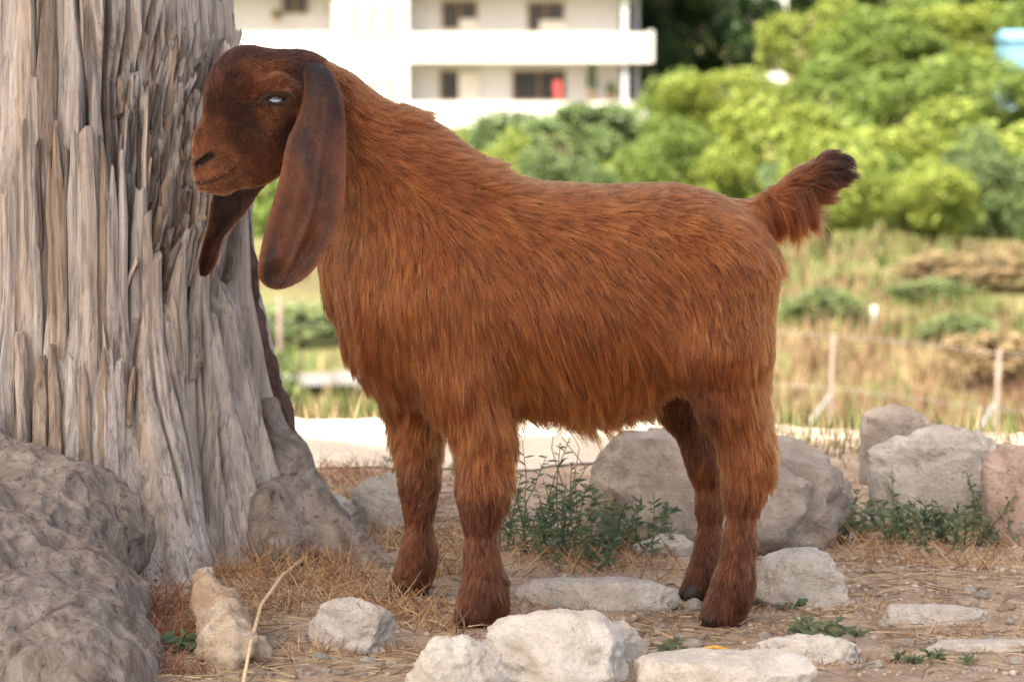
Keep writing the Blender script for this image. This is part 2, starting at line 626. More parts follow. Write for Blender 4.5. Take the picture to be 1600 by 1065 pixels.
rock(545, 670, 738, 838, 'grey boulder behind the far front leg', M_grey, 23, .7, .4, 9, .10)
rock(985, 1092, 832, 880, 'low pale stone left of the hind hooves', M_grey, 24, .7, .4, 9, .10)
rock(800, 1070, 902, 946, 'long low grey ledge between front and hind hooves', M_grey, 25, .22, .6, 5, .07, flat=.3)
rock(1172, 1356, 992, 1046, 'flat broken whitish slab right of the near hind hoof', M_white, 26, .35, .5, 12, .11, flat=.3)
rock(1375, 1560, 944, 972, 'long flat grey stone sunk in the ground on the right', M_grey, 27, .25, .6, 6, .08, flat=.3)
rock(1440, 1640, 1000, 1022, 'low grey slab half buried near the right edge', M_grey, 28, .25, .6, 6, .08, flat=.3)

# the bone-shaped tan stone leaning at the foot of the tree
def lump(name, sdf, lo, hi, res, mat, parent=None):
    v, f, _, _ = surface_nets(sdf, np.arange(lo[0], hi[0], res), np.arange(lo[1], hi[1], res), np.arange(lo[2], hi[2], res))
    return mesh_obj(name, v, fix_winding(v, f), mat, parent)
def sd_bone(P):
    a, b, c, d_ = G(315, 950) + [0, 0, .045], G(335, 990) + [0, 0, .035], G(352, 1032) + [0, 0, .008], G(385, 1020) + [0, 0, .005]
    d = capsule(P, a, b, .016, .027)
    d = smin(d, capsule(P, b, c, .028, .034), .02)
    d = smin(d, capsule(P, b, d_, .024, .028), .02)
    d = smin(d, capsule(P, G(375, 975) + [0, 0, .01], b, .012, .02), .02)
    return d + .012 * fbm(P * 30, 4, 61) + .007 * (np.abs(vnoise(P * 52, 66)) - .3)
g0 = G(345, 995)
tag(lump('rock', sd_bone, g0 + [-.16, -.26, -.08], g0 + [.16, .26, .16], .004, M_tan), 'knobbly cream and tan stone leaning at the foot of the tree', 'rock')

# pebbles one can pick out
peb_me = []
for k in range(6):
    v, f = rock_mesh(1, .85, .6, 200 + k, 7, .12, 3)
    for m in (M_white, M_white, M_grey, M_tan):
        o = mesh_obj('pebble', v, f, m, link=False); peb_me.append(o.data); bpy.data.objects.remove(o)
pr = random.Random(5)
spots = []
for _ in range(170):
    x, y = pr.choice([(pr.uniform(1020, 1590), pr.uniform(930, 1060)), (pr.uniform(1150, 1590), pr.uniform(870, 1060)), (pr.uniform(400, 620), pr.uniform(985, 1060)), (pr.uniform(990, 1100), pr.uniform(925, 1010))])
    spots.append((x, y, pr.choice([5, 6, 7, 8, 9, 10, 12, 16]) * pr.uniform(.85, 1.15)))
spots += [(445, 985, 8), (420, 1040, 10), (1265, 1008, 14), (1420, 1005, 13), (1490, 950, 13), (1080, 1012, 9), (1045, 1030, 12), (1215, 925, 12), (1370, 900, 14), (1545, 858, 10)]
for (x, y, s) in spots:
    g = G(x, y); r_ = px2m(s, g[1])
    o = bpy.data.objects.new('pebble', pr.choice(peb_me)); COL.objects.link(o)
    o.location = (g[0], g[1], ground_z(g[0], g[1]) + r_ * .25)
    o.scale = (r_, r_ * pr.uniform(.7, 1), r_ * pr.uniform(.7, 1.1)); o.rotation_euler = (pr.uniform(-.3, .3), pr.uniform(-.3, .3), pr.uniform(0, 6))
    tag(o, 'small pale pebble lying loose on the dry earth', 'pebble', 'loose pebbles on the earth')
# fine gravel
base_v, base_f = rock_mesh(1, .9, .7, 77, 6, .1, 1)
def scatter(n, make):
    V, F, k = [], [], 0
    for i in range(n):
        v, f = make(i)
        V.append(v); F.append(f + k); k += len(v)
    return np.concatenate(V), np.concatenate(F)
gr = np.random.default_rng(12)
def one_gravel(i):
    while True:
        x, y = gr.uniform(-.75, 1.1), gr.uniform(-.35, 1.3)
        dens = .25 + .75 * np.clip((x - .0) / .5, 0, 1)
        if gr.random() < dens * (.35 + .65 * (wave(x * 1.2, y * 1.2, 1) > -.1)): break
    r_ = gr.uniform(.0014, .0034) if gr.random() < .72 else gr.uniform(.0035, .009)
    a = gr.uniform(0, 6.3)
    v = base_v * np.array([r_, r_ * gr.uniform(.6, 1), r_ * gr.uniform(.6, 1)])
    v = np.stack([v[:, 0] * math.cos(a) - v[:, 1] * math.sin(a), v[:, 0] * math.sin(a) + v[:, 1] * math.cos(a), v[:, 2]], -1)
    return v + np.array([x, y, ground_z(x, y) + r_ * .2]), base_f
M_gravel = island_mat('gravel_mix', [(0, (.18, .135, .10)), (.35, (.33, .27, .215)), (.75, (.46, .40, .34)), (1, (.34, .22, .14))], .95)
v, f = scatter(5200, one_gravel)
tag(mesh_obj('gravel', v, f, M_gravel), 'fine pale gravel scattered over the dry earth', 'gravel', kind='stuff')
o = mesh_obj('orange_scrap', *tube([G(1098, 1021) + [0, 0, .006], G(1117, 1019) + [0, 0, .0075], G(1138, 1023) + [0, 0, .006]], [.0034, .0036, .0033], 10), simple_mat('orange_paper', (.55, .30, .07), .8, .2, .12, 120))
tag(o, 'small orange-yellow stub lying in the gravel by the near hind hoof', 'scrap')

# ================================================================== STRAW, DRY GRASS, WEEDS
def blade(p, d, ln, w, bend, segs, r, droop=0.):
    """flat tapering blade; p root, d direction"""
    d = np.asarray(d, float); d /= np.linalg.norm(d)
    side = np.cross(d, [0.2, -.9, .35]); side /= np.linalg.norm(side) + 1e-9
    V = []
    q = np.array(p, float)
    for s in range(segs + 1):
        t_ = s / segs
        ww = w * (1 - t_ ** 1.5) * .5 + .00012
        V += [q - side * ww, q + side * ww]
        q = q + d * ln / segs
        d = d + np.asarray(bend) / segs + np.array([0, 0, -droop / segs]); d /= np.linalg.norm(d)
    F = [(2 * s, 2 * s + 1, 2 * s + 3, 2 * s + 2) for s in range(segs)]
    return np.array(V, np.float32), np.array(F, np.int32)

M_straw = island_mat('straw', [(0, (.10, .06, .036)), (.35, (.22, .145, .085)), (.7, (.36, .26, .15)), (1, (.52, .41, .26))], .6, .2)
M_dry = island_mat('dry_grass_blades', [(0, (.17, .085, .055)), (.35, (.30, .155, .085)), (.6, (.44, .28, .14)), (1, (.60, .44, .24))], .6, .3)
M_red = island_mat('reddish_dry_grass', [(0, (.15, .065, .05)), (.5, (.27, .12, .085)), (1, (.42, .23, .13))], .6, .3)
M_green = island_mat('weed_green', [(0, (.05, .085, .05)), (.5, (.085, .135, .075)), (1, (.15, .19, .10))], .55, .3)
M_green2 = island_mat('weed_blue_green', [(0, (.07, .10, .06)), (.5, (.11, .155, .085)), (1, (.20, .20, .10))], .55, .3)
M_stem = simple_mat('weed_stem', (.10, .12, .055), .7, .2, .3, 40)
M_pale = simple_mat('dry_pale_stem', (.56, .43, .25), .6, .25, .25, 90)
sr = np.random.default_rng(21)
def one_straw(i):
    while True:
        x, y = sr.uniform(-.62, 1.05), sr.uniform(-.35, 1.25)
        m = .25 + .5 * (x < -.05) + .5 * (wave(x, y, 2) > 0)
        if sr.random() < m: break
    a = sr.uniform(0, 6.3)
    return blade((x, y, ground_z(x, y) + sr.uniform(.001, .008)), (math.cos(a), math.sin(a), sr.uniform(-.05, .12)), sr.uniform(.015, .085), sr.uniform(.0009, .002), sr.normal(0, .35, 3) * [1, 1, .15], 3, sr, .12)
v, f = scatter(6000, one_straw)
tag(mesh_obj('straw', v, f, M_straw), 'broken dry straw strewn over the earth', 'straw', kind='stuff')

def tuft(px, py, n, ln, spread, mat_r, upright=1.0, wid=.0018, dY=0):
    g = G(px, py)
    out = []
    for i in range(n):
        x, y = g[0] + mat_r.normal(0, spread), g[1] + dY + mat_r.normal(0, spread * .6)
        a = mat_r.uniform(0, 6.3)
        d = (math.cos(a) * .55, math.sin(a) * .45, upright * mat_r.uniform(.35, 1.2))
        out.append(blade((x, y, ground_z(x, y) - .003), d, ln * mat_r.uniform(.4, 1.15), wid * mat_r.uniform(.5, 1.1), mat_r.normal(0, .5, 3) * [1, 1, .2], 5, mat_r, mat_r.uniform(.1, .9)))
    return out
def join(lst):
    V, F, k = [], [], 0
    for v, f in lst:
        V.append(v); F.append(f + k); k += len(v)
    return np.concatenate(V), np.concatenate(F)
tr_ = np.random.default_rng(33)
lst = []
for (px, py, n, ln, sp_) in [(300, 912, 40, .07, .03), (400, 905, 60, .07, .035), (440, 890, 70, .08, .035), (480, 890, 70, .075, .035), (520, 905, 60, .06, .035), (560, 915, 50, .05, .03), (420, 940, 50, .05, .04), (600, 945, 60, .06, .04),
                               (640, 960, 60, .06, .035), (680, 975, 50, .05, .03), (540, 930, 60, .05, .04), (255, 900, 35, .09, .02), (340, 905, 35, .06, .03), (690, 905, 50, .07, .04), (700, 880, 50, .08, .04), (590, 870, 40, .07, .04), (380, 960, 40, .04, .04),
                               (660, 850, 50, .06, .06), (850, 900, 50, .06, .07), (930, 905, 50, .05, .07), (1040, 900, 50, .05, .05), (620, 800, 60, .06, .06), (560, 770, 60, .07, .07), (520, 740, 60, .06, .08), (1400, 880, 60, .05, .08), (1480, 880, 60, .05, .08), (1340, 860, 60, .06, .06), (1560, 890, 40, .05, .08), (1180, 870, 30, .05, .05), (960, 880, 60, .06, .06), (880, 890, 60, .06, .05), (470, 920, 70, .06, .04), (350, 930, 40, .045, .035), (1250, 985, 25, .03, .03), (850, 1035, 60, .018, .03), (500, 1015, 40, .03, .03), (600, 1010, 40, .03, .03), (1180, 948, 40, .03, .04), (1300, 948, 40, .03, .04), (1010, 1040, 30, .025, .03), (1360, 1040, 40, .025, .04), (1100, 960, 40, .025, .05), (900, 950, 50, .03, .06), (760, 950, 40, .03, .04), (1500, 980, 40, .025, .06), (1240, 1050, 30, .02, .04)]:
    lst += tuft(px, py, int(n * 1.5), ln * 1.1, sp_, tr_, .8)
v, f = join(lst)
tag(mesh_obj('dry_grass', v, f, M_dry), 'dry straw-coloured grass round the trunk and hooves', 'grass', kind='stuff')
lst = []
for (px, py, n, ln, sp_) in [(240, 960, 90, .085, .022), (255, 1000, 80, .075, .025), (275, 985, 60, .06, .03), (240, 1045, 60, .06, .03), (300, 1040, 30, .04, .03), (480, 870, 50, .06, .03), (560, 760, 80, .06, .06), (610, 745, 70, .06, .06)]:
    lst += tuft(px, py, int(n * 1.4), ln, sp_, tr_, .9, .0015)
v, f = join(lst)
tag(mesh_obj('dry_grass', v, f, M_red), 'reddish dry grass between the burl and the trunk', 'grass', kind='stuff')

# one long pale stalk leaning out of the grass
pts = [G(380, 1085) + [0, 0, .015], G(392, 1040) + [0, 0, .030], G(408, 975) + [0, 0, .028], G(440, 925) + [0, 0, .024], G(482, 886) + [0, 0, .022]]
o = mesh_obj('dry_stalk', *tube(pts, [.0022, .0025, .0028, .003, .0034], 8), M_pale)
tag(o, 'long curved pale dry stalk rising over the earth by the tan stone', 'stalk')

def weed(px, py, h, nst, leaf, label, mat=M_green, seed=1, spread=.5, nleaf=16, lw=.28, dY=0., name='weed', base_sp=.012, stem=None):
    r = np.random.default_rng(seed)
    g = G(px, py); g[1] += dY; g[2] = ground_z(g[0], g[1])
    root = empty(name, g)
    tag(root, label, 'weed')
    st, lv = [], []
    for i in range(nst):
        a = r.uniform(0, 6.3)
        d = np.array([math.cos(a) * spread * r.uniform(.2, 1), math.sin(a) * spread * r.uniform(.2, 1), 1.0]); d /= np.linalg.norm(d)
        p = g + np.array([r.normal(0, base_sp), r.normal(0, base_sp), -.005])
        pts = [p.copy()]
        L_ = h * r.uniform(.45, 1.05)
        for s in range(6):
            d = d + r.normal(0, .13, 3); d /= np.linalg.norm(d)
            p = p + d * L_ / 6; pts.append(p.copy())
        st.append(tube(pts, list(np.linspace(.0016, .0006, 7)), 4))
        for k in range(nleaf):
            t_ = r.uniform(.12, 1.0) * 6
            j = min(int(t_), 5)
            q = pts[j] + (pts[j + 1] - pts[j]) * (t_ - j)
            b = r.uniform(0, 6.3)
            dd = np.array([math.cos(b), math.sin(b), r.uniform(.1, .9)])
            ll = leaf * r.uniform(.5, 1.2)
            v, f = blade(q, dd, ll, ll * lw, r.normal(0, .3, 3), 4, r, .4)
            w_ = np.array([.25, 1.0, 1.1, .8, .1])
            c_ = (v[0::2] + v[1::2]) / 2
            s_ = (v[1::2] - v[0::2]); s_ /= np.linalg.norm(s_, axis=1, keepdims=True) + 1e-9
            hw = (ll * lw * .5 * w_)[:, None]
            v = np.empty((10, 3), np.float32); v[0::2] = c_ - s_ * hw; v[1::2] = c_ + s_ * hw
            lv.append((v, f))
    tag(mesh_obj('stems', *merge(st), stem or M_stem, root), kind='stuff')
    v, f = join(lv)
    tag(mesh_obj('leaves', v, f, mat, root), kind='stuff')
    return root
weed(860, 880, .21, 14, .020, 'tall spindly green weed right of the near front leg', M_green, 1, .45, 18, .13, base_sp=.035)
weed(925, 885, .14, 28, .018, 'bushy green weed in front of the big boulder', M_green, 2, .75, 22, .20, base_sp=.05)
weed(985, 868, .10, 14, .018, 'low leafy weed at the left end of the big boulder', M_green2, 3, .8, 18, .26, base_sp=.035)
weed(815, 870, .12, 12, .018, 'small green weed hidden behind the near front leg', M_green, 4, .55, 18, .16, base_sp=.03)
weed(1268, 852, .075, 9, .015, 'small dark weed growing against the big boulder', M_green, 5, .4, 14, .30)
weed(1385, 850, .10, 17, .015, 'leafy weed under the upright boulder', M_green2, 6, 1.0, 18, .26, base_sp=.045)
weed(1440, 858, .12, 22, .015, 'broad green weed in front of the long boulder', M_green, 7, 1.0, 18, .26, base_sp=.055)
weed(1510, 862, .115, 20, .015, 'green weed between the long boulder and the pinkish boulder', M_green2, 8, 1.0, 18, .26, base_sp=.05)
weed(1040, 1030, .035, 8, .012, 'tiny green sprig right of the small grey rock', M_green2, 9, .6, 12, .4)
weed(1262, 990, .035, 10, .022, 'small feathery green weed above the broken slab', M_green2, 10, 1.2, 12, .2, base_sp=.02)
weed(1300, 985, .025, 8, .02, 'low weed sprawling right of the feathery one', M_green2, 11, 1.4, 10, .22, base_sp=.02)
weed(272, 1012, .035, 6, .022, 'tiny green weed in the reddish grass by the burl', M_green, 12, .9, 9, .3)
weed(250, 912, .03, 4, .018, 'green sprig at the seam of the trunk foot', M_green, 13, .7, 8, .3)
weed(1220, 940, .025, 8, .018, 'low dark weed in front of the pale angular rock', M_green, 14, 1.2, 10, .32, base_sp=.02)
weed(1440, 1045, .03, 6, .015, 'low sparse weed at the lower right', M_green2, 15, 1.0, 18, .26, base_sp=.03)
weed(700, 735, .07, 8, .014, 'thin weed seen between the front legs', M_green, 16, .5, 10, .25, base_sp=.05)

# the bare forked twig hanging in front of the boulder
def twig(label, paths, mat, name='dry_twig'):
    parts = [tube([W(*p) for p in pth], list(np.linspace(r0, r1, len(pth))), 5) for pth, r0, r1 in paths]
    o = mesh_obj(name, *merge(parts), mat)
    tag(o, label, 'twig')
    return o
yt = .55
twig('pale dry forked twig arching in front of the big boulder',
     [([(918, 880, yt), (930, 820, yt), (958, 778, yt), (942, 762, yt), (930, 735, yt)], .0016, .0011), ([(958, 778, yt), (935, 782, yt - .01), (920, 772, yt - .01), (914, 760, yt)], .0013, .0008),
      ([(945, 768, yt), (936, 755, yt), (926, 742, yt)], .001, .0007), ([(950, 770, yt), (952, 752, yt), (946, 742, yt)], .001, .0006), ([(935, 782, yt), (922, 790, yt), (912, 790, yt)], .001, .0006)], M_pale)
twig('thin brown weed stalk crossing in front of the pale track',
     [([(900, 900, yt + .05), (880, 800, yt + .05), (915, 730, yt + .05), (868, 670, yt + .05)], .0014, .0007), ([(880, 760, yt + .05), (862, 700, yt + .05), (866, 672, yt + .05)], .001, .0006), ([(905, 735, yt + .05), (940, 715, yt + .05), (965, 702, yt + .05)], .0009, .0005),
      ([(893, 770, yt + .05), (905, 700, yt + .05), (893, 672, yt + .05)], .0009, .0005)], simple_mat('brown_stalk', (.15, .13, .07), .8, .2, .3, 60), 'weed_stalk')
# ================================================================== OLD TREE
TC = np.array([W(150, 500, .62)[0], .62])
_edge = [(-200, 350), (-60, 354), (0, 357), (60, 362), (150, 372), (300, 388), (450, 398), (600, 428), (700, 456), (780, 482), (850, 518), (900, 550)]
_ez = np.array([W(0, e[0], .62)[2] for e in _edge])[::-1]
_er = np.array([(W(e[1], e[0], .62)[0] - TC[0]) for e in _edge])[::-1] - .014

CR = np.random.default_rng(90)
CRACKS = [(CR.uniform(0, 2 * math.pi), CR.uniform(.0, .9), CR.uniform(.15, .7), CR.uniform(.004, .012), CR.uniform(.016, .040), CR.uniform(-.1, .1)) for _ in range(95)]
def trunk_r(th, z):
    """radius at angle th (0 = +X, 90 deg = towards the camera) and height z"""
    th = np.asarray(th, np.float32); z = np.asarray(z, np.float32)
    r = np.interp(z, _ez, _er)
    low = np.clip(1 - z / .42, 0, 1.2) ** 1.4
    def bumpf(c, w): return np.exp(-(((th - R(c) + math.pi) % (2 * math.pi) - math.pi) / R(w)) ** 2)
    lobes = .10 * bumpf(66, 14) + .06 * bumpf(18, 20) - .13 * bumpf(43, 9) - .10 * bumpf(90, 9) + .05 * bumpf(112, 14) + .08 * bumpf(150, 16) + .05 * bumpf(230, 30)
    r = r * (1 + low * lobes)
    wob = th + .05 * np.sin(z * 4 + th * 3)
    P = np.stack([np.cos(wob) * 3.0, np.sin(wob) * 3.0, z * .8], -1)
    r = r + .012 * vnoise(P * 1.3, 91) + .010 * vnoise(P * np.array([4, 4, 1.2]), 92)
    calm = .8 - .65 * np.clip((z - .62) / .08, 0, 1) * np.clip((th - R(76)) / R(8), 0, 1) * (th < math.pi)     # broad bare slabs on the upper left
    ridg = 1 - np.abs(vnoise(P * np.array([4.6, 4.6, .7]), 93)) * 2
    r = r + calm * (.008 * ridg + .002 * (1 - 2 * np.abs(vnoise(P * np.array([17, 17, 1.3]), 94))) + .0016 * vnoise(P * np.array([45, 45, 3]), 95)) + .0008 * vnoise(P * np.array([90, 90, 6]), 96)
    # outer wood torn away where the trunk is shattered
    pxx = 150 + 948 * r * np.cos(th); front = np.sin(th) > 0
    zn = z + .05 * vnoise(P * np.array([9, 9, 0]), 99)
    rec = np.clip((pxx - 165) / 30, 0, 1) * np.clip((385 - pxx) / 30, 0, 1) * np.clip((zn - .395) / .02, 0, 1) * np.clip((.86 - zn) / .08, 0, 1)
    r = r - .048 * rec * front
    # flat torn faces
    fl = np.floor(th * 7 + .8 * vnoise(P * np.array([2, 2, .6]), 97))
    r = r + .014 * _hash(fl.astype(np.int64), fl.astype(np.int64) * 0 + 3, fl.astype(np.int64) * 0, 98)
    for (c, z0, ln, w, dep, sl) in CRACKS:
        da = ((th - c - sl * (z - z0) - .03 * np.sin(z * 14 + c * 9) + math.pi) % (2 * math.pi)) - math.pi
        m = np.clip((z - z0) / .05, 0, 1) * np.clip((z0 + ln - z) / .05, 0, 1)
        r = r - dep * m * np.exp(-(da * .27 / (w * .45)) ** 2)
    return r

def trunk_pt(th, z, off=0.0):
    r = trunk_r(th, z) + off
    return np.stack([TC[0] + r * np.cos(th), TC[1] - r * np.sin(th), z + 0 * th], -1)

tree = empty('old_tree', (TC[0], TC[1], 0))
tag(tree, 'old grey tree with a weathered splintered trunk beside the goat', 'tree')

def wood_mat(name, dark, mid, light, tan, tan_amt=.5, warm_low=True):
    t = NT(name)
    v = t.coord((1, 1, .045))
    v3 = t.coord((1, 1, .16))
    g1 = t.noise(v, 55, 7, .68, .3); g2 = t.noise(v, 130, 4, .6, .2); lg = t.noise(v3, 7.5, 5, .6)
    c = t.ramp(g1, [(.28, dark), (.46, mid), (.66, light)])
    c = t.mix(t.ramp(lg, [(.47, (0, 0, 0)), (.66, (tan_amt,) * 3)]), c, t.mix(.65, c, tan))
    c = t.mix(t.ramp(g2, [(.30, (.75, .75, .75)), (.48, (0, 0, 0))]), c, dark)
    kn = t.noise(t.coord(), 26, 5, .7)
    ln = t.n('ShaderNodeMath', operation='ABSOLUTE'); sb = t.n('ShaderNodeMath', operation='SUBTRACT'); sb.inputs[1].default_value = .5
    t.l(t.noise(v, 30, 3, .5, .0), sb.inputs[0]); t.l(sb.outputs[0], ln.inputs[0])
    chk = t.ramp(ln.outputs[0], [(0, (0, 0, 0)), (.016, (1, 1, 1))])
    c = t.mix(chk, t.mix(.3, c, (.03, .022, .018)), c)
    c = t.mix(t.ramp(kn, [(.62, (0, 0, 0)), (.78, (.5, .5, .5))]), c, t.mix(.6, c, dark))
    n = t.bump(chk, .3, .006)
    n = t.bump(g1, .9, .012, n)
    n = t.bump(g2, .55, .004, n)
    t.principled(c, .88, n, .2)
    return t.m
M_wood = wood_mat('weathered_wood', (.15, .132, .12), (.40, .365, .34), (.56, .52, .49), (.42, .32, .22), .4)
M_wood_w = [wood_mat('splinter_grey', (.12, .105, .094), (.34, .31, .285), (.53, .49, .455), (.34, .26, .18), .4),
            wood_mat('splinter_pale', (.15, .125, .105), (.38, .325, .28), (.56, .49, .43), (.46, .33, .21), .5),
            wood_mat('splinter_tan', (.11, .08, .06), (.28, .22, .17), (.42, .345, .275), (.40, .27, .16), .55),
            wood_mat('splinter_dark', (.06, .048, .042), (.16, .135, .12), (.28, .245, .22), (.27, .18, .11), .5)]
ths = np.concatenate([np.linspace(-.5, 3.6, 640, endpoint=False), np.linspace(3.6, 2 * math.pi - .5, 60, endpoint=False)])
zs_ = np.concatenate([np.linspace(-.06, 1.06, 250), np.array([1.2, 1.5, 1.9, 2.3, 2.7, 3.0])])
TH, ZZ = np.meshgrid(ths, zs_, indexing='ij')
V = trunk_pt(TH, ZZ)
sway = np.clip(ZZ - 1.1, 0, 3)
V[..., 0] -= sway * .10; V[..., 1] -= sway * .22
n0, n1 = TH.shape
id_ = np.arange(n0 * n1).reshape(n0, n1)
nxt = np.roll(id_, -1, 0)
f = np.stack([id_[:, :-1], id_[:, 1:], nxt[:, 1:], nxt[:, :-1]], -1).reshape(-1, 4)
trunk = mesh_obj('trunk', V.reshape(-1, 3), f, M_wood, tree)

def px_theta(px, py, off=0.0):
    """angle and height on the trunk's front for a photo pixel"""
    th, z = math.pi / 2, .5
    for _ in range(12):
        r = float(np.interp(z, _ez, _er)) + off
        Y = TC[1] - r * math.sin(th)
        w = W(px, py, Y)
        z = w[2]
        th = math.acos(max(-.999, min(.999, (w[0] - TC[0]) / r)))
    return th, z

def stave(px, py0, py1, wid, o0, o1, r, mat, lean=0.0, levels=7, tip=None, thick=.012):
    """one torn strip of wood lying on the trunk, from py0 (low) to py1 (its broken top)"""
    th0, z0 = px_theta(px, py0); th1, z1 = px_theta(px + lean, py1)
    V, F = [], []
    hw = px2m(wid, .35) / 2
    tip = r.uniform(-.7, .7) if tip is None else tip
    jag = r.uniform(.12, .85)
    for i in range(levels):
        s = i / (levels - 1)
        th = th0 + (th1 - th0) * s + r.normal(0, .003)
        z = z0 + (z1 - z0) * s
        off = o0 + (o1 - o0) * s ** 1.3 + r.normal(0, .0008) - .04 * max(0, 1 - s / .22) ** 1.3
        rr = float(np.interp(z, _ez, _er))
        k = 1.0 if s < .75 else 1 - (s - .75) / .25 * (1 - jag)
        k *= r.uniform(.88, 1.08)
        sh = tip * hw * (0 if s < .75 else (s - .75) / .25) * (1 - jag)
        base = trunk_pt(np.array([th]), np.array([z]))[0] if False else np.array([TC[0] + rr * math.cos(th), TC[1] - rr * math.sin(th), z])
        out = np.array([math.cos(th), -math.sin(th), 0]); tan = np.array([math.sin(th), math.cos(th), 0])
        c = base + out * off + tan * sh
        h = hw * k
        tk = thick * (1 - .45 * s)
        V += [c - tan * h - out * tk, c - tan * h * .85, c + tan * h * .1 + out * .0035, c + tan * h * .85 , c + tan * h - out * tk]
    for i in range(levels - 1):
        for k in range(5):
            F.append((i * 5 + k, i * 5 + (k + 1) % 5, (i + 1) * 5 + (k + 1) % 5, (i + 1) * 5 + k))
    e = (levels - 1) * 5
    # broken top: uneven
    for k in range(5):
        V[e + k] = V[e + k] + np.array([0, 0, r.uniform(-.010, .010)])
    F.append(tuple(e + k for k in range(5))); F.append((4, 3, 2, 1, 0))
    o = mesh_obj('splinter', V, F, mat, trunk, smooth=False)
    return o

r = np.random.default_rng(101)
# long torn staves of the outer layer
LONG = [(28, 700, -80, 40, .004, .004, 1), (52, 690, 120, 22, .004, .002, 0), (70, 640, -60, 40, .0, .0, 3), (92, 660, 195, 26, .010, .012, 2), (118, 680, 205, 30, .013, .016, 0), (140, 690, 205, 34, .016, .018, 1),
        (150, 520, 118, 26, .006, .004, 0), (160, 620, 215, 20, .012, .012, 2), (178, 600, 262, 24, .012, .012, 0), (196, 660, 235, 18, .010, .010, 0), (86, 640, 235, 14, .012, .012, 2), (104, 600, 232, 10, .010, .012, 3),
        (212, 560, 300, 22, .010, .012, 0), (228, 600, 330, 20, .010, .014, 1), (246, 620, 400, 26, .008, .010, 1), (268, 640, 405, 24, .008, .008, 1), (290, 650, 390, 22, .006, .008, 0), (310, 620, 400, 20, .004, .004, 0), (330, 600, 330, 22, .004, .0, 0),
        (60, 800, 560, 26, .012, .014, 2), (85, 790, 540, 22, .012, .015, 2), (110, 820, 555, 26, .014, .016, 0), (136, 830, 560, 22, .012, .014, 2), (165, 840, 545, 26, .010, .014, 2), (188, 850, 560, 22, .008, .012, 0), (40, 780, 520, 18, .014, .016, 1),
        (230, 800, 470, 26, .006, .008, 1), (256, 800, 480, 20, .004, .006, 0), (10, 720, 300, 22, .006, .010, 1)]
for (px_, p0, p1, wd, o0, o1, m) in LONG:
    stave(px_, p0, p1, wd, o0 - .004, o1, r, M_wood_w[m], r.uniform(-8, 8), 9, thick=.016)
for i in range(6):     # thin fillets lying between the long staves
    px_ = r.uniform(0, 350); p0 = r.uniform(420, 760); p1 = p0 - r.uniform(120, 330)
    stave(px_, p0, max(p1, 60), r.uniform(5, 13), .001, r.uniform(.004, .012), r, M_wood_w[r.choice([0, 1, 2, 3], p=[.4, .25, .2, .15])], r.uniform(-8, 8), 8, thick=.012)
# the shattered zone
for i in range(228):
    px_ = r.triangular(185, 320, 384)
    t_ = r.random()
    top = 45 + 340 * t_ + (40 if px_ < 230 else 0) + max(0, (215 - px_)) * 1.4
    if px_ > 340 and top > 330: top -= 120
    ln = r.uniform(60, 190)
    lay_ = np.clip((top - 40) / 360, 0, 1)
    o1 = -.030 + .034 * lay_ + r.uniform(-.010, .026)
    stave(px_, min(top + ln, 470), top, r.uniform(5, 17), o1 - .034, o1, r, M_wood_w[r.choice([0, 1, 2, 3], p=[.42, .20, .16, .22])], r.uniform(-12, 12), 6, thick=.014)
for k in range(34):     # ragged silhouette beside the animal's forehead
    px_ = r.uniform(318, 372); top = r.uniform(38, 120) + (20 if px_ < 340 else 0)
    stave(px_, top + r.uniform(120, 200), top, r.uniform(6, 13), -.015, r.uniform(.004, .034), r, M_wood_w[r.choice([0, 1, 3])], r.uniform(-4, 6), 6)
# loose debris caught among the splinters
for i in range(16):
    px_, py_ = r.uniform(190, 320), r.choice([r.uniform(370, 400), r.uniform(110, 260)])
    th, z = px_theta(px_, py_)
    p = trunk_pt(np.array([th]), np.array([z]), .030)[0]
    d = np.array([r.normal(0, 1), -.15, r.normal(0, .7)]); d /= np.linalg.norm(d)
    ln = r.uniform(.015, .05)
    mesh_obj('sliver', *tube([p - d * ln / 2, p + d * ln * .1 + [0, -.002, .001], p + d * ln / 2], [.0012, .0012, .0005], 5), M_straw, trunk)

# strip of dark bark along the trunk's far edge
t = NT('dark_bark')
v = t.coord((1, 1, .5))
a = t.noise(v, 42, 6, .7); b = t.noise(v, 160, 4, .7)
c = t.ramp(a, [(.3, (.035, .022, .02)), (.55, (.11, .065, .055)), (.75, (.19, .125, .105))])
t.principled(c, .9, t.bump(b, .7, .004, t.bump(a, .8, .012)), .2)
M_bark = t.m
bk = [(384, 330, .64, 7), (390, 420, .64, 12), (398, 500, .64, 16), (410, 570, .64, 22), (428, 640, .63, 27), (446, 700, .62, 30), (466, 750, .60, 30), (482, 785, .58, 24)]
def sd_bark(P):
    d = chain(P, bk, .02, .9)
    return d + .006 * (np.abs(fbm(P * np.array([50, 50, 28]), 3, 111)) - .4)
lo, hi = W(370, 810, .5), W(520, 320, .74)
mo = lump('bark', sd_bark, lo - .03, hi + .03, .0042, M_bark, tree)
mo['label'] = 'strip of dark reddish bark along the edge of the trunk'

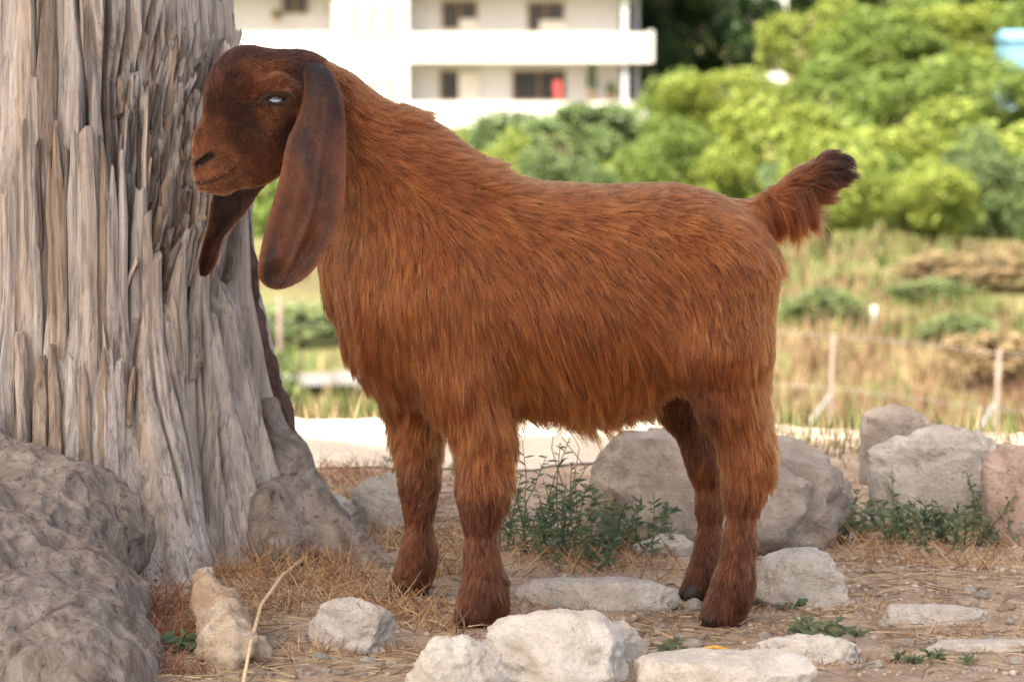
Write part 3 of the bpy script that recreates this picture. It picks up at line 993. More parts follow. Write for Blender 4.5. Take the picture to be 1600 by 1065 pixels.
# roots
t = NT('root_bark')
v = t.coord((1.0, 1.0, .38))
a = t.noise(v, 19, 9, .7, 1.6); b = t.noise(v, 85, 7, .72, .6); d2 = t.noise(t.coord((1, 1, .5)), 5, 4, .6)
c = t.ramp(a, [(.30, (.12, .098, .083)), (.47, (.30, .255, .222)), (.66, (.45, .40, .36))])
c = t.mix(t.ramp(d2, [(.5, (0, 0, 0)), (.7, (.6, .6, .6))]), c, t.mix(.5, c, (.27, .165, .105)))
c = t.mix(t.ramp(b, [(.32, (.8, .8, .8)), (.47, (0, 0, 0))]), c, (.045, .035, .03))
line = t.n('ShaderNodeMath', operation='ABSOLUTE'); sb = t.n('ShaderNodeMath', operation='SUBTRACT'); sb.inputs[1].default_value = .5
t.l(t.noise(v, 26, 5, .6, 2.2), sb.inputs[0]); t.l(sb.outputs[0], line.inputs[0])
cr = t.ramp(line.outputs[0], [(0, (0, 0, 0)), (.045, (1, 1, 1))])
t.principled(c, .9, t.bump(b, .9, .006, t.bump(a, 1.0, .025)), .2)
M_root = t.m
def crumple(P, s, amt, seed):
    q = P * s
    return amt * (.6 * fbm(q, 3, seed) + (np.abs(vnoise(q * 1.9 + 3.1, seed + 5)) - .35) * .9 + (np.abs(vnoise(q * 4.3, seed + 6)) - .3) * .5)
def sd_burl(P):
    d = chain(P, [(-90, 700, .30, 80), (10, 790, .22, 92), (70, 880, .10, 102), (90, 960, -.06, 102), (95, 1040, -.24, 104), (95, 1100, -.38, 100)], .05)
    d = smin(d, chain(P, [(60, 790, .24, 66), (140, 812, .19, 58), (176, 838, .16, 48), (184, 866, .16, 44)], .04), .05)
    d = smin(d, chain(P, [(-80, 830, .05, 118), (-60, 960, -.10, 136), (-60, 1050, -.28, 136)], .05), .06)
    d = smin(d, chain(P, [(140, 900, .10, 58), (156, 965, -.03, 58), (162, 1030, -.18, 60), (162, 1085, -.32, 60)], .04), .045)
    # crumpled knot at the end of the burl
    kx = W(178, 850, .13)
    k = np.exp(-np.sum((P - kx) ** 2, 1) / .0040)
    slope = np.stack([P[:, 0] - .35 * P[:, 2], P[:, 1], P[:, 2] * .55], -1)
    return d + crumple(slope, 7, .022, 121) + (.03 + k) * crumple(P, 36, .013, 131) + .006 * (np.abs(fbm(slope * np.array([44, 44, 9]), 2, 141)) - .4)
lo, hi = np.array([-1.02, -.52, -.05]), np.array([-.42, .46, .42])
mo = lump('root', sd_burl, lo, hi, .0042, M_root, tree)
mo['label'] = 'massive gnarled burl of root at the lower left'
def sd_root(P):
    d = chain(P, [(420, 640, .60, 26), (446, 730, .56, 38), (478, 800, .50, 42), (525, 850, .44, 36), (578, 885, .40, 22), (610, 905, .38, 10)], .04)
    d = smin(d, chain(P, [(470, 760, .56, 22), (500, 800, .52, 17), (535, 815, .50, 8)], .02), .02)
    d = smin(d, chain(P, [(420, 790, .46, 40), (440, 860, .42, 46), (470, 905, .40, 30)], .04), .04)
    sw = np.stack([P[:, 0] + P[:, 2] * .6, P[:, 1], P[:, 2] - P[:, 0] * .3], -1)
    return d + .008 * fbm(P * 16, 3, 151) + .004 * (np.abs(vnoise(sw * np.array([70, 50, 18]), 152)) - .3)
mo = lump('root', sd_root, np.array([-.46, .24, -.05]), np.array([-.14, .72, .30]), .0042, M_root, tree)
mo['label'] = 'root spreading right from the foot of the trunk'

# limbs and crown (above the picture: they shade the place)
TOP = np.array([TC[0] - 1.9 * .10, TC[1] - 1.9 * .22, 3.0])
lr = np.random.default_rng(161)
limb_ends = []
for (ex, ey, ez) in [(-2.7, -2.7, 4.5), (-1.5, -3.0, 4.8), (-.2, -2.4, 4.6), (-2.8, -1.2, 4.4), (-1.2, -1.4, 4.9), (-.1, -1.1, 4.5), (-1.8, -2.0, 4.3)]:
    e = np.array([ex, ey, ez]); mid = (TOP + e) / 2 + np.array([0, 0, .35])
    pts = [TOP - [0, 0, .25], TOP * .6 + mid * .4, mid, mid * .4 + e * .6 + lr.normal(0, .08, 3), e]
    mesh_obj('limb', *tube(pts, [.11, .085, .065, .045, .02], 8), M_bark, tree)
    limb_ends += [mid, mid * .5 + e * .5, e]
NLF = 26000
cen = np.stack([lr.uniform(-3.5, .5, NLF), lr.uniform(-3.5, -.3, NLF), lr.normal(4.5, .38, NLF)], -1)
# round off the outline and thin it where the branches end
ux, uy = (cen[:, 0] + 1.5) / 1.75, (cen[:, 1] + 1.95) / 1.4
keep = (np.abs(ux) ** 3 + np.abs(uy) ** 3 + .25 * vnoise(cen * 1.6, 165)) < 1.05
cen = cen[keep]; n = len(cen)
def leaf_quads(cen, size, r, up=.4, aspect=.55):
    n = len(cen)
    nrm = r.normal(0, 1, (n, 3)); nrm[:, 2] = np.abs(nrm[:, 2]) + up; nrm /= np.linalg.norm(nrm, axis=1, keepdims=True)
    a = np.cross(nrm, r.normal(0, 1, (n, 3))); a /= np.linalg.norm(a, axis=1, keepdims=True)
    b = np.cross(nrm, a)
    s = (size * r.uniform(.6, 1.3, n))[:, None]
    V = np.stack([cen - a * s, cen + b * s * aspect - nrm * s * .08, cen + a * s, cen - b * s * aspect - nrm * s * .08], 1)
    return V.reshape(-1, 3), np.arange(4 * n).reshape(n, 4)
M_leaf = island_mat('tree_leaf', [(0, (.04, .075, .02)), (.5, (.065, .12, .03)), (1, (.10, .16, .045))], .5, .25)
v, f = leaf_quads(cen, .085, lr)
crown = mesh_obj('crown', v, f, M_leaf, tree, smooth=False)
# ================================================================== BACKGROUND
br = np.random.default_rng(301)
def crown_mesh(seed, n=9000, size=.052, lobes=26):
    """crown of unit radius made of leaf sprays over several uneven lobes"""
    r = np.random.default_rng(seed)
    L_ = [(np.array([0, 0, 0.0]), .74)]
    for i in range(lobes):
        d = r.normal(0, 1, 3); d[2] = d[2] * .7 + .15; d /= np.linalg.norm(d)
        L_.append((d * r.uniform(.4, .85), r.uniform(.16, .44)))
    C_ = np.array([c for c, q in L_]); R_ = np.array([q for c, q in L_])
    k = r.integers(0, len(L_), n * 5)
    d = r.normal(0, 1, (n * 5, 3)); d /= np.linalg.norm(d, axis=1, keepdims=True)
    P = C_[k] + d * (R_[k] * r.uniform(.72, 1.08, n * 5))[:, None]
    inside = (np.linalg.norm(P[:, None] - C_[None], axis=2) < R_[None] * .62).any(1)
    P = P[~inside & (P[:, 2] > -.8)][:n]
    return leaf_quads(np.array(P), size, r, .5, .62)
def leaf_mat(name, a, b, c):
    return island_mat(name, [(0, a), (.5, b), (1, c)], .55, .35)
LM = {'yel': leaf_mat('orchard_leaf_yellow_green', (.12, .17, .03), (.22, .28, .05), (.34, .38, .08)),
      'grn': leaf_mat('orchard_leaf_green', (.085, .14, .03), (.15, .22, .045), (.24, .30, .07)),
      'dk': leaf_mat('leaf_dark_green', (.015, .035, .012), (.03, .06, .02), (.06, .095, .03)),
      'blu': leaf_mat('leaf_grey_green', (.075, .125, .05), (.13, .19, .07), (.20, .26, .10))}
crown_data = {}
for k in LM:
    crown_data[k] = []
    for s in range(3):
        v, f = crown_mesh(400 + s + 10 * len(crown_data))
        o = mesh_obj('crown', v, f, LM[k], link=False, smooth=False); crown_data[k].append(o.data); bpy.data.objects.remove(o)
M_tr = simple_mat('orchard_trunk', (.12, .09, .065), .9, .1, .3, 12)
trk = mesh_obj('trunk', *merge([tube([(0, 0, -.4), (.02, .01, .3), (-.02, 0, .7), (0, 0, 1.05)], [.10, .08, .07, .05], 8)] + [tube([(0, 0, .5), (math.cos(a) * .25, math.sin(a) * .25, .95), (math.cos(a) * .5, math.sin(a) * .5, 1.3)], [.05, .04, .02], 6) for a in (.3, 2.4, 4.4)]), M_tr, link=False)
trk_me = trk.data; bpy.data.objects.remove(trk)
def bg_tree(px, top, base, hw, d, kind, label, group=None, k=0):
    """crown centre px, its top and lower edge, half width in px, distance from the camera"""
    Y = d - CAM_D
    x = W(px, base, Y)[0]
    zg = ground_z(x, Y)
    zt, zb = W(px, top, Y)[2], W(px, base, Y)[2]
    zb = min(zb, zt - .8)
    rad = px2m(hw, Y)
    rz = max((zt - zb) / 2, .5)
    root = empty('orchard_tree' if kind != 'dk' else 'dark_tree', (x, Y, zg))
    tag(root, label, 'tree', group)
    c = bpy.data.objects.new('crown', crown_data[kind][k % 3]); COL.objects.link(c); c.parent = root
    c.location = (0, 0, (zt + zb) / 2 - zg); c.scale = (rad * 1.3, rad, rz * 1.15); c.rotation_euler = (0, 0, br.uniform(0, 6.3))
    tk = bpy.data.objects.new('trunk', trk_me); COL.objects.link(tk); tk.parent = root
    hh = max((zt + zb) / 2 - zg, .6)
    tk.scale = (hh * .6, hh * .6, hh)
    return root
B = [ # px, top, base, half width, distance, kind, label
    (885, 158, 300, 118, 58, 'blu', 'grey-green bushy tree in front of the balconies, above the goat\'s back'),
    (1045, 190, 300, 78, 55, 'grn', 'green tree between the grey-green bush and the big yellow-green tree'),
    (1215, 152, 345, 112, 52, 'yel', 'big yellow-green tree above the goat\'s rump, left of the tail'),
    (1385, 196, 350, 98, 50, 'yel', 'yellow-green tree right above the tail tip'),
    (1530, 172, 360, 120, 52, 'yel', 'broad yellow-green tree at the right edge, lowest row'),
    (1060, 112, 240, 80, 72, 'grn', 'deep green tree under the end of the lower balcony'),
    (1140, 108, 220, 85, 70, 'yel', 'second-row tree right of the balcony end, below the dark tree'),
    (1290, 100, 240, 95, 74, 'grn', 'second-row green tree behind the big yellow-green tree'),
    (1420, 98, 250, 100, 70, 'grn', 'second-row green tree right of the middle of the orchard'),
    (1570, 88, 250, 115, 68, 'grn', 'second-row green tree at the right edge below the blue shed'),
    (1275, 5, 130, 85, 105, 'yel', 'tall yellow-green tree right of the white house corner'),
    (1390, 18, 140, 90, 98, 'grn', 'third-row green tree in the top right quarter'),
    (1500, 5, 130, 95, 100, 'yel', 'third-row yellow-green tree left of the blue shed'),
    (1640, -10, 120, 80, 92, 'grn', 'third-row tree cut off by the right edge'),
    (1070, -60, 135, 105, 122, 'dk', 'large dark green tree beside the end of the upper balcony'),
    (1165, -40, 125, 70, 128, 'dk', 'dark tree left of the white house corner'),
    (1025, 60, 200, 50, 118, 'dk', 'shadowy tree between the balcony ends'),
    (625, 168, 300, 60, 62, 'yel', 'yellow-green shrub peeping over the goat\'s mane'),
    (720, 195, 300, 70, 60, 'grn', 'green shrub hidden behind the goat\'s withers'),
    (430, 288, 440, 70, 44, 'grn', 'green tree framed between the goat\'s muzzle and ear'),
    (495, 330, 470, 60, 42, 'grn', 'green tree showing just below the near ear'),
    (330, 330, 470, 80, 46, 'grn', 'green tree hidden behind the splintered trunk'),
    (560, 330, 470, 80, 46, 'blu', 'grey-green tree hidden behind the goat\'s chest'),
]
for i in range(13):
    px_ = 620 + i * 84
    B.append((px_, 235 + 22 * math.sin(i * 2.1), 372 + 10 * math.sin(i * 1.3), 70, 46 + 2 * math.sin(i * 3.7), ['yel', 'grn', 'yel', 'blu'][i % 4],
              ['first', 'second', 'third', 'fourth', 'fifth', 'sixth', 'seventh', 'eighth', 'ninth', 'tenth', 'eleventh', 'twelfth', 'thirteenth'][i] + ' bush from the left in the low row at the foot of the orchard'))
for i, b in enumerate(B):
    bg_tree(*b, group='trees of the orchard', k=i)
for i in range(12):   # far rows that close the view
    px_ = 950 + i * 66 + br.uniform(-20, 20)
    d_ = br.uniform(170, 260)
    bg_tree(px_, br.uniform(-75, -25), br.uniform(55, 90), br.uniform(55, 80), d_, ['grn', 'dk', 'blu', 'grn'][i % 4], 'distant tree in the hazy row closing the view', 'distant trees closing the view', i)

# meadow: dry and green tufts
def meadow(n, seed, mat, y0, y1, hgt, wid, mask, label, name='meadow_grass'):
    r = np.random.default_rng(seed)
    out = []
    y = y0 + (y1 - y0) * r.random(n) ** 1.3
    x = (r.random(n) - .5) * 2 * (.24 * (y + CAM_D) + .6)
    m = mask(x, y, r)
    for (a, b) in zip(x[m], y[m]):
        z = ground_z(a, b)
        s = hgt * r.uniform(.5, 1.3)
        for k in range(7):
            an = r.uniform(0, 6.3); d = np.array([math.cos(an) * .5, math.sin(an) * .5, 1.0]) * s * r.uniform(.6, 1.1)
            q = np.array([a + r.normal(0, .10), b + r.normal(0, .10), z - .02]); sd = np.array([math.cos(an + 1.5), math.sin(an + 1.5), 0]) * wid
            out.append((q - sd, q + sd, q + d))
    V = np.array(out, np.float32).reshape(-1, 3)
    o = mesh_obj(name, V, np.arange(len(V)).reshape(-1, 3), mat, smooth=False)
    tag(o, label, 'grass', kind='stuff')
def nmask(seed, thr, sc=.22):
    return lambda x, y, r: vnoise(np.stack([x * sc, y * sc * .5, 0 * x], -1), seed) > thr
lane_free = lambda f: (lambda x, y, r: f(x, y, r) & ~((np.abs(y - (17.6 + .12 * x)) < 1.4) & (x < 1.5)))
M_mg = island_mat('meadow_green', [(0, (.05, .09, .02)), (.5, (.10, .14, .035)), (1, (.18, .20, .06))], .7, .35)
M_md = island_mat('meadow_dry', [(0, (.15, .11, .055)), (.5, (.25, .19, .095)), (1, (.36, .29, .155))], .7, .35)
M_mb = island_mat('meadow_russet', [(0, (.11, .06, .035)), (.5, (.17, .095, .055)), (1, (.25, .15, .09))], .7, .3)
meadow(3600, 311, M_mg, 6.5, 46, .30, .022, lane_free(nmask(321, -.15)), 'fresh green grass of the lower meadow')
meadow(3600, 312, M_md, 6.5, 46, .30, .02, lane_free(nmask(322, .0)), 'dry yellow grass of the lower meadow')
meadow(1100, 313, M_mb, 8, 40, .36, .022, lambda x, y, r: (vnoise(np.stack([x * .25, y * .14, 0 * x], -1), 323) > .05) & (x > 1.0), 'russet dry weeds of the lower meadow')
meadow(2600, 315, M_md, 3.0, 15, .17, .010, lane_free(nmask(325, -.2, .5)), 'thin dry grass on the slope below the terrace')
meadow(2600, 316, M_mg, 3.0, 15, .17, .010, lane_free(nmask(326, -.1, .5)), 'thin green grass on the slope below the terrace')
meadow(1500, 317, M_mg, 1.55, 3.4, .06, .0035, lambda x, y, r: (x > .40), 'short green grass behind the boulders')
meadow(1500, 318, M_md, 1.45, 3.4, .06, .0035, lambda x, y, r: (x > .36), 'short dry grass behind the boulders')
meadow(3600, 319, M_md, 8, 30, .24, .016, lambda x, y, r: (x > .6) & (vnoise(np.stack([x * .5, y * .25, 0 * x], -1), 327) > -.35), 'tussocks of tan grass beyond the wire fence')
meadow(1500, 320, M_mb, 9, 24, .26, .016, lambda x, y, r: (x > .8) & (vnoise(np.stack([x * .4, y * .2, 0 * x], -1), 328) > .0), 'russet weeds just beyond the wire fence')
def edge_mask(x, y, r): return r.random(len(x)) < .9
meadow(500, 314, M_md, 2.15, 2.7, .07, .006, edge_mask, 'low dry grass along the edge of the pale track')

# shrubs standing in the meadow
shr = leaf_mat('russet_shrub_leaf', (.18, .135, .07), (.26, .19, .10), (.34, .26, .14))
shg = leaf_mat('meadow_shrub_leaf', (.09, .14, .05), (.15, .20, .08), (.25, .28, .12))
shm = []
for s, m in ((501, shr), (502, shr), (503, shg), (504, shg)):
    v, f = crown_mesh(s, 1500, .10, 14)
    o = mesh_obj('leaves', v, f, m, link=False, smooth=False); shm.append(o.data); bpy.data.objects.remove(o)
for (px_, top, base, hw, d_, k, lab) in [
    (1530, 372, 470, 90, 33, 0, 'large russet shrub in the meadow at the right edge'),
    (1450, 420, 480, 50, 31, 2, 'pale green shrub left of the large russet one'),
    (1570, 500, 585, 70, 21, 1, 'russet shrub behind the right-hand fence post'),
    (1290, 440, 520, 60, 28, 3, 'green shrub in the meadow behind the goat\'s rump'),
    (1500, 480, 530, 60, 25, 3, 'pale green shrub below the large russet one'),
    (470, 450, 545, 90, 26, 2, 'green bush beyond the lane, under the near ear'),
    (440, 520, 600, 36, 14, 3, 'yellowish bush before the lane beside the trunk')]:
    Y = d_ - CAM_D
    x = W(px_, base, Y)[0]; zg = ground_z(x, Y); zt = W(px_, top, Y)[2]
    root = empty('shrub', (x, Y, zg)); tag(root, lab, 'shrub')
    rad = px2m(hw, Y); rz = max((zt - zg) / 1.6, .12)
    c = bpy.data.objects.new('leaves', shm[k]); COL.objects.link(c); c.parent = root; c.scale = (rad * 1.5, rad, rz * .7); c.location = (0, 0, zt - zg - rz * .95)
    s = bpy.data.objects.new('stem', trk_me); COL.objects.link(s); s.parent = root; s.scale = (.25, .25, max(zt - zg - rz * .5, .1))

# ------------------------------------------------------------------ fence
M_post = simple_mat('fence_post_wood', (.19, .15, .12), .85, .2, .25, 14)
M_galv = simple_mat('galvanised_strut', (.17, .17, .17), .45, .5, .2, 20)
M_wire = simple_mat('fence_wire', (.22, .22, .21), .4, .5, .1, 40)
def fence(name, label, posts, d, wires, struts):
    Y = d - CAM_D
    x0 = W(posts[0][0], 600, Y)[0]
    root = empty(name, (x0, Y, ground_z(x0, Y))); tag(root, label, 'fence')
    for (px_, top, lean, w) in posts:
        a = W(px_, top, Y); zg = ground_z(a[0], Y) - .2
        mesh_obj('post', *tube([(a[0] + lean, Y, zg), (a[0] + lean * .5, Y, (zg + a[2]) / 2), tuple(a)], [w, w * .97, w * .9], 10), M_post, root)
    for (p, q, w) in struts:
        a, b = W(p[0], p[1], Y), W(q[0], q[1], Y)
        dirn = (b - a) / np.linalg.norm(b - a); b2 = b + dirn * .5
        mesh_obj('strut', *tube([a, (a + b2) / 2, b2], [w, w, w], 8), M_galv, root)
    for pts in wires:
        mesh_obj('wire', *tube([W(p[0], p[1], Y) for p in pts], [.0022] * len(pts), 5), M_wire, root)
    return root
fence('wire_fence', 'sagging wire fence with leaning posts beyond the boulders on the right', [(1562, 545, -.03, .016), (1302, 522, -.02, .013), (1840, 570, 0, .016)], 13,
      [[(1180, 598), (1302, 606), (1430, 622), (1560, 640), (1700, 652), (1840, 662)], [(1180, 516), (1302, 524), (1430, 536), (1560, 552), (1700, 566), (1840, 574)]],
      [((1556, 630), (1526, 676), .011), ((1300, 612), (1252, 680), .010)])
fence('wire_fence', 'thin fence beside the lane, seen between the trunk and the goat\'s chest', [(437, 462, 0, .024), (250, 455, 0, .024), (640, 470, 0, .024)], 22,
      [[(250, 466), (437, 470), (640, 480)], [(250, 500), (437, 505), (640, 515)]], [])
a = W(1366, 478, 28 - CAM_D); zg = ground_z(a[0], a[1])
tag(mesh_obj('stake', *tube([(a[0], a[1], zg - .1), (a[0], a[1], (a[2] + zg) / 2), tuple(a)], [.026, .026, .025], 8), simple_mat('white_paint', (.6, .6, .58), .6)), 'single white stake standing in the meadow right of the goat\'s rump', 'stake')

# ------------------------------------------------------------------ apartment house
BD = 114.0; BY = BD - CAM_D
M_wall = simple_mat('white_render', (.62, .60, .57), .85, .2, .04, .6)
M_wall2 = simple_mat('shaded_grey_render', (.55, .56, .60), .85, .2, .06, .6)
M_yel = simple_mat('ochre_frame', (.20, .13, .012), .6, .3, .1, 2)
M_brn = simple_mat('brown_frame', (.30, .19, .09), .6, .3, .15, 2)
M_shut = simple_mat('pale_shutter', (.72, .66, .56), .7, .3, .06, 2)
t = NT('window_glass'); t.principled((.05, .05, .055), .08, None, .6); M_glass = t.m
hx0 = W(300, 100, BY)[0]
zgb = ground_z(0.0, BY)
house = empty('apartment_house', (W(660, 100, BY)[0], BY, zgb))
tag(house, 'blurred white apartment house with long balconies behind the goat', 'building')
def bx(px0, px1, py0, py1, y0, y1):
    a, b = W(px0, py1, BY), W(px1, py0, BY)
    return box(a[0], b[0], BY + y0, BY + y1, a[2], b[2])
ztop = 9.0
a, b = W(250, 0, BY), W(968, 0, BY)
mesh_obj('wall', *box(a[0], b[0], BY, BY + 11, zgb - .5, ztop), simple_mat('cream_render', (.60, .57, .54), .85, .2, .06, .5), house, smooth=False)
a, b = W(524, 0, BY), W(640, 0, BY)
mesh_obj('stair_tower', *box(a[0], b[0], BY - 1.6, BY - .003, zgb - .5, ztop + .8), M_wall, house, smooth=False)
a, b = W(246, 0, BY), W(1026, 0, BY)
mesh_obj('roof', *box(a[0], b[0], BY - 2.0, BY + 11.3, ztop + .003, ztop + .35), M_wall, house, smooth=False)
for storey, (p0, p1) in enumerate([(52, 97), (158, 200), (-54, -8)]):
    for (x0, x1) in ((640.3, 1018), (262, 523.7)):
        bal = mesh_obj('balcony', *bx(x0, x1, p1 - 8, p1, -1.75, -.004), M_wall, house, smooth=False)
        mesh_obj('parapet', *bx(x0, x1, p0, p1 - 8.1, -1.75, -1.6), M_wall, bal, smooth=False)
        if x0 > 600:
            mesh_obj('parapet', *bx(x1 - 5, x1 - .1, p0 - 4, p1 - 8.1, -1.598, 5.0), M_wall, bal, smooth=False)
            mesh_obj('floor_slab', *bx(969, x1 - .2, p1 - 7.5, p1 - .5, 0, 5.0), M_wall, bal, smooth=False)
        else:
            mesh_obj('parapet', *bx(x0, x0 + 5, p0, p1 - 8.1, -1.598, -.004), M_wall, bal, smooth=False)
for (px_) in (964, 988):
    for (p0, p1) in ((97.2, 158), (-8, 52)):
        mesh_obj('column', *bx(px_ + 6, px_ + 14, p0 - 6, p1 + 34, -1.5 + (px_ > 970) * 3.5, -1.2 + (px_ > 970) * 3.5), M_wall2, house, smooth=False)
def window(x0, x1, y0, y1, fr, dark=.5, shutter=None):
    w = mesh_obj('window', *merge([bx(x0, x1, y0, y0 + 2.2, -.06, -.002), bx(x0, x1, y1 - 2.2, y1, -.06, -.002), bx(x0, x0 + 2.4, y0 + 2.2, y1 - 2.2, -.06, -.002), bx(x1 - 2.4, x1, y0 + 2.2, y1 - 2.2, -.06, -.002), bx((x0 + x1) / 2 - 1.2, (x0 + x1) / 2 + 1.2, y0 + 2.2, y1 - 2.2, -.06, -.002)]), fr, house, smooth=False)
    m = (x0 + x1) / 2
    for (a, b) in ((x0 + 2.4, m - 1.2), (m + 1.2, x1 - 2.4)):
        mesh_obj('pane', *bx(a + .02, b - .02, y0 + 2.25, y1 - 2.25, -.03, -.004), M_glass, w, smooth=False)
    if shutter:
        mesh_obj('shutter', *bx(shutter[0], shutter[1], shutter[2], shutter[3], -.12, -.065), M_shut, w, smooth=False)
window(690, 746, 2, 46, M_brn, shutter=(718, 747, 30, 47))
window(824, 882, 4, 49, M_brn, shutter=(843, 884, 32, 50))
window(440, 482, -20, 22, M_brn)
window(687, 748, 110, 158, M_brn, shutter=(717, 748, 112, 158))
window(800, 884, 110, 158, M_brn)
window(450, 500, 92, 135, M_brn)
for (p0, p1) in ((3, 62), (118, 165), (-100, -40)):
    for px_ in (556, 582, 608):
        a = W(px_ - 3.4, p1, BY - 1.6); b = W(px_ + 3.4, p0, BY - 1.6)
        mesh_obj('slit_window', *box(a[0], b[0], BY - 1.64, BY - 1.602, a[2], b[2]), M_yel, house, smooth=False)
a = W(872, 140, BY - 1.4)
tag(mesh_obj('laundry', *merge([box(a[0] - .14, a[0] + .14, BY - 1.55, BY - 1.5, W(0, 158, BY - 1.5)[2], a[2] + .4), box(a[0] - .20, a[0] - .141, BY - 1.54, BY - 1.51, a[2] - .1, a[2] + .38)]), simple_mat('red_cloth', (.40, .07, .07), .8, .1, .15, 3), smooth=False), 'small red cloth hanging on the lower balcony of the white house', 'laundry')

for (px_, top, base, hw, lab) in [(432, 14, 34, 12, 'small green plant on the upper balcony left of the stair tower'), (925, 96, 158, 11, 'tall green plant on the lower balcony beside the red cloth'), (955, 128, 158, 12, 'small green plant at the end of the lower balcony')]:
    Y = BY - .9
    p = W(px_, base, Y); q = W(px_, top, Y)
    root = empty('balcony_plant', p); tag(root, lab, 'plant')
    c = bpy.data.objects.new('leaves', shm[3]); COL.objects.link(c); c.parent = root
    hh = (q[2] - p[2]) / 2; c.scale = (px2m(hw, Y), px2m(hw, Y), hh * .8); c.location = (0, 0, hh * 1.15)
    mesh_obj('pot', *tube([tuple(p), tuple(p + [0, 0, .2]), tuple(p + [0, 0, .4])], [.14, .17, .2], 10), M_brn, root)

# other buildings among the trees
Y = 150 - CAM_D
a, b = W(1176, 80, Y), W(1231, -120, Y); zg = ground_z(a[0], Y)
wh = empty('white_house', ((a[0] + b[0]) / 2, Y, zg)); tag(wh, 'corner of a white house between the dark tree and the orchard', 'building')
mesh_obj('wall', *box(a[0], b[0], Y, Y + 7, zg - .5, b[2]), M_wall, wh, smooth=False)
mesh_obj('roof', *box(a[0] - .3, b[0] + .3, Y - .3, Y + 7.3, b[2] + .003, b[2] + .3), M_wall, wh, smooth=False)
Y = 88 - CAM_D
a, b = W(1576, 106, Y), W(1670, 48, Y); zg = ground_z(a[0], Y)
bs = empty('blue_shed', ((a[0] + b[0]) / 2, Y, zg)); tag(bs, 'pale blue shed among the trees at the right edge', 'shed')
M_blue = simple_mat('pale_blue_paint', (.16, .33, .46), .6, .3, .1, 2)
mesh_obj('wall', *box(a[0], b[0], Y, Y + 2.2, zg - .3, b[2] - .3), M_blue, bs, smooth=False)
mesh_obj('roof', [(a[0] - .1, Y - .1, b[2] - .297), (b[0] + .1, Y - .1, b[2] - .297), (b[0] + .1, Y + 2.3, b[2] - .297), (a[0] - .1, Y + 2.3, b[2] - .297), (a[0] - .1, Y + 1.1, b[2]), (b[0] + .1, Y + 1.1, b[2])],
         [(0, 1, 5, 4), (2, 3, 4, 5), (0, 4, 3), (1, 2, 5), (0, 3, 2, 1)], M_blue, bs, smooth=False)
# ================================================================== GOAT
goat = empty('goat', (0.08, YC, 0.0))
tag(goat, 'reddish brown long-eared goat standing with its head against the tree trunk', 'goat')

torso = np.array([  # px x, top, bottom (skin), half width in metres
    (522, 398, 458, .028), (531, 355, 490, .052), (548, 310, 520, .074), (580, 258, 558, .094), (625, 236, 588, .110), (700, 248, 598, .120),
    (760, 270, 600, .128), (850, 290, 602, .140), (950, 294, 604, .144), (1020, 291, 592, .136), (1060, 292, 575, .126),
    (1100, 300, 560, .122), (1140, 316, 552, .114), (1172, 338, 540, .098), (1192, 366, 520, .076), (1203, 396, 492, .048), (1208, 425, 470, .024)])
tx = np.array([W(r[0], 400, YC)[0] for r in torso])
tt = np.array([W(r[0], r[1], YC)[2] for r in torso])
tb = np.array([W(r[0], r[2], YC)[2] for r in torso])
tw = torso[:, 3]

def sd_torso(P):
    d = np.full(len(P), 1.0, np.float32)
    m = (P[:, 0] > tx[0] - .1) & (P[:, 0] < tx[-1] + .1) & (P[:, 2] > .2) & (P[:, 2] < .85)
    p = P[m]
    x = np.clip(p[:, 0], tx[0], tx[-1])
    top, bot, w = np.interp(x, tx, tt), np.interp(x, tx, tb), np.interp(x, tx, tw)
    c, h = (top + bot) / 2, (top - bot) / 2
    u, v = np.abs(p[:, 1] - YC) / w, np.abs(p[:, 2] - c) / h
    e = 2.25
    r = (u ** e + v ** e) ** (1 / e)
    dd = (r - 1) * np.minimum(w, h)
    dx = np.abs(p[:, 0] - x)
    d[m] = np.where(dx > 0, np.sqrt(np.maximum(dd, 0) ** 2 + dx ** 2), dd)
    return d

NL, FL = 0.032, 0.195     # near / far leg planes
LEGS = {
    'front_near': [(695, 465, .042, 70), (725, 590, .036, 48), (752, 680, NL, 33), (752, 735, NL, 27), (752, 775, NL, 28), (751, 812, NL, 19), (752, 865, NL, 17), (757, 905, NL, 21), (756, 932, NL, 24), (744, 960, NL, 22), (730, 979, NL, 17)],
    'front_far': [(650, 480, .18, 62), (652, 590, .19, 44), (654, 670, FL, 28), (655, 725, FL, 23), (655, 758, FL, 24), (655, 795, FL, 16), (655, 845, FL, 16), (653, 873, FL, 20), (644, 903, FL, 20), (626, 925, FL, 15)],
    'hind_near': [(1132, 430, .040, 80), (1126, 540, .030, 68), (1140, 625, NL, 46), (1162, 690, NL, 30), (1168, 728, NL, 27), (1161, 768, NL, 20), (1154, 850, NL, 16), (1148, 898, NL, 20), (1140, 928, NL, 22), (1126, 960, NL, 20), (1112, 981, NL, 16)],
    'hind_far': [(1110, 430, .175, 76), (1075, 550, .185, 52), (1072, 630, FL, 37), (1098, 700, FL, 23), (1106, 728, FL, 22), (1110, 790, FL, 15), (1108, 850, FL, 14), (1105, 885, FL, 18), (1094, 912, FL, 17), (1080, 932, FL, 14)],
}
TAIL = [(1176, 340, YC, 24), (1212, 316, YC, 15), (1255, 286, YC, 13), (1292, 264, YC, 10), (1308, 258, YC, 6)]
EYE = W(430, 155, .0600)

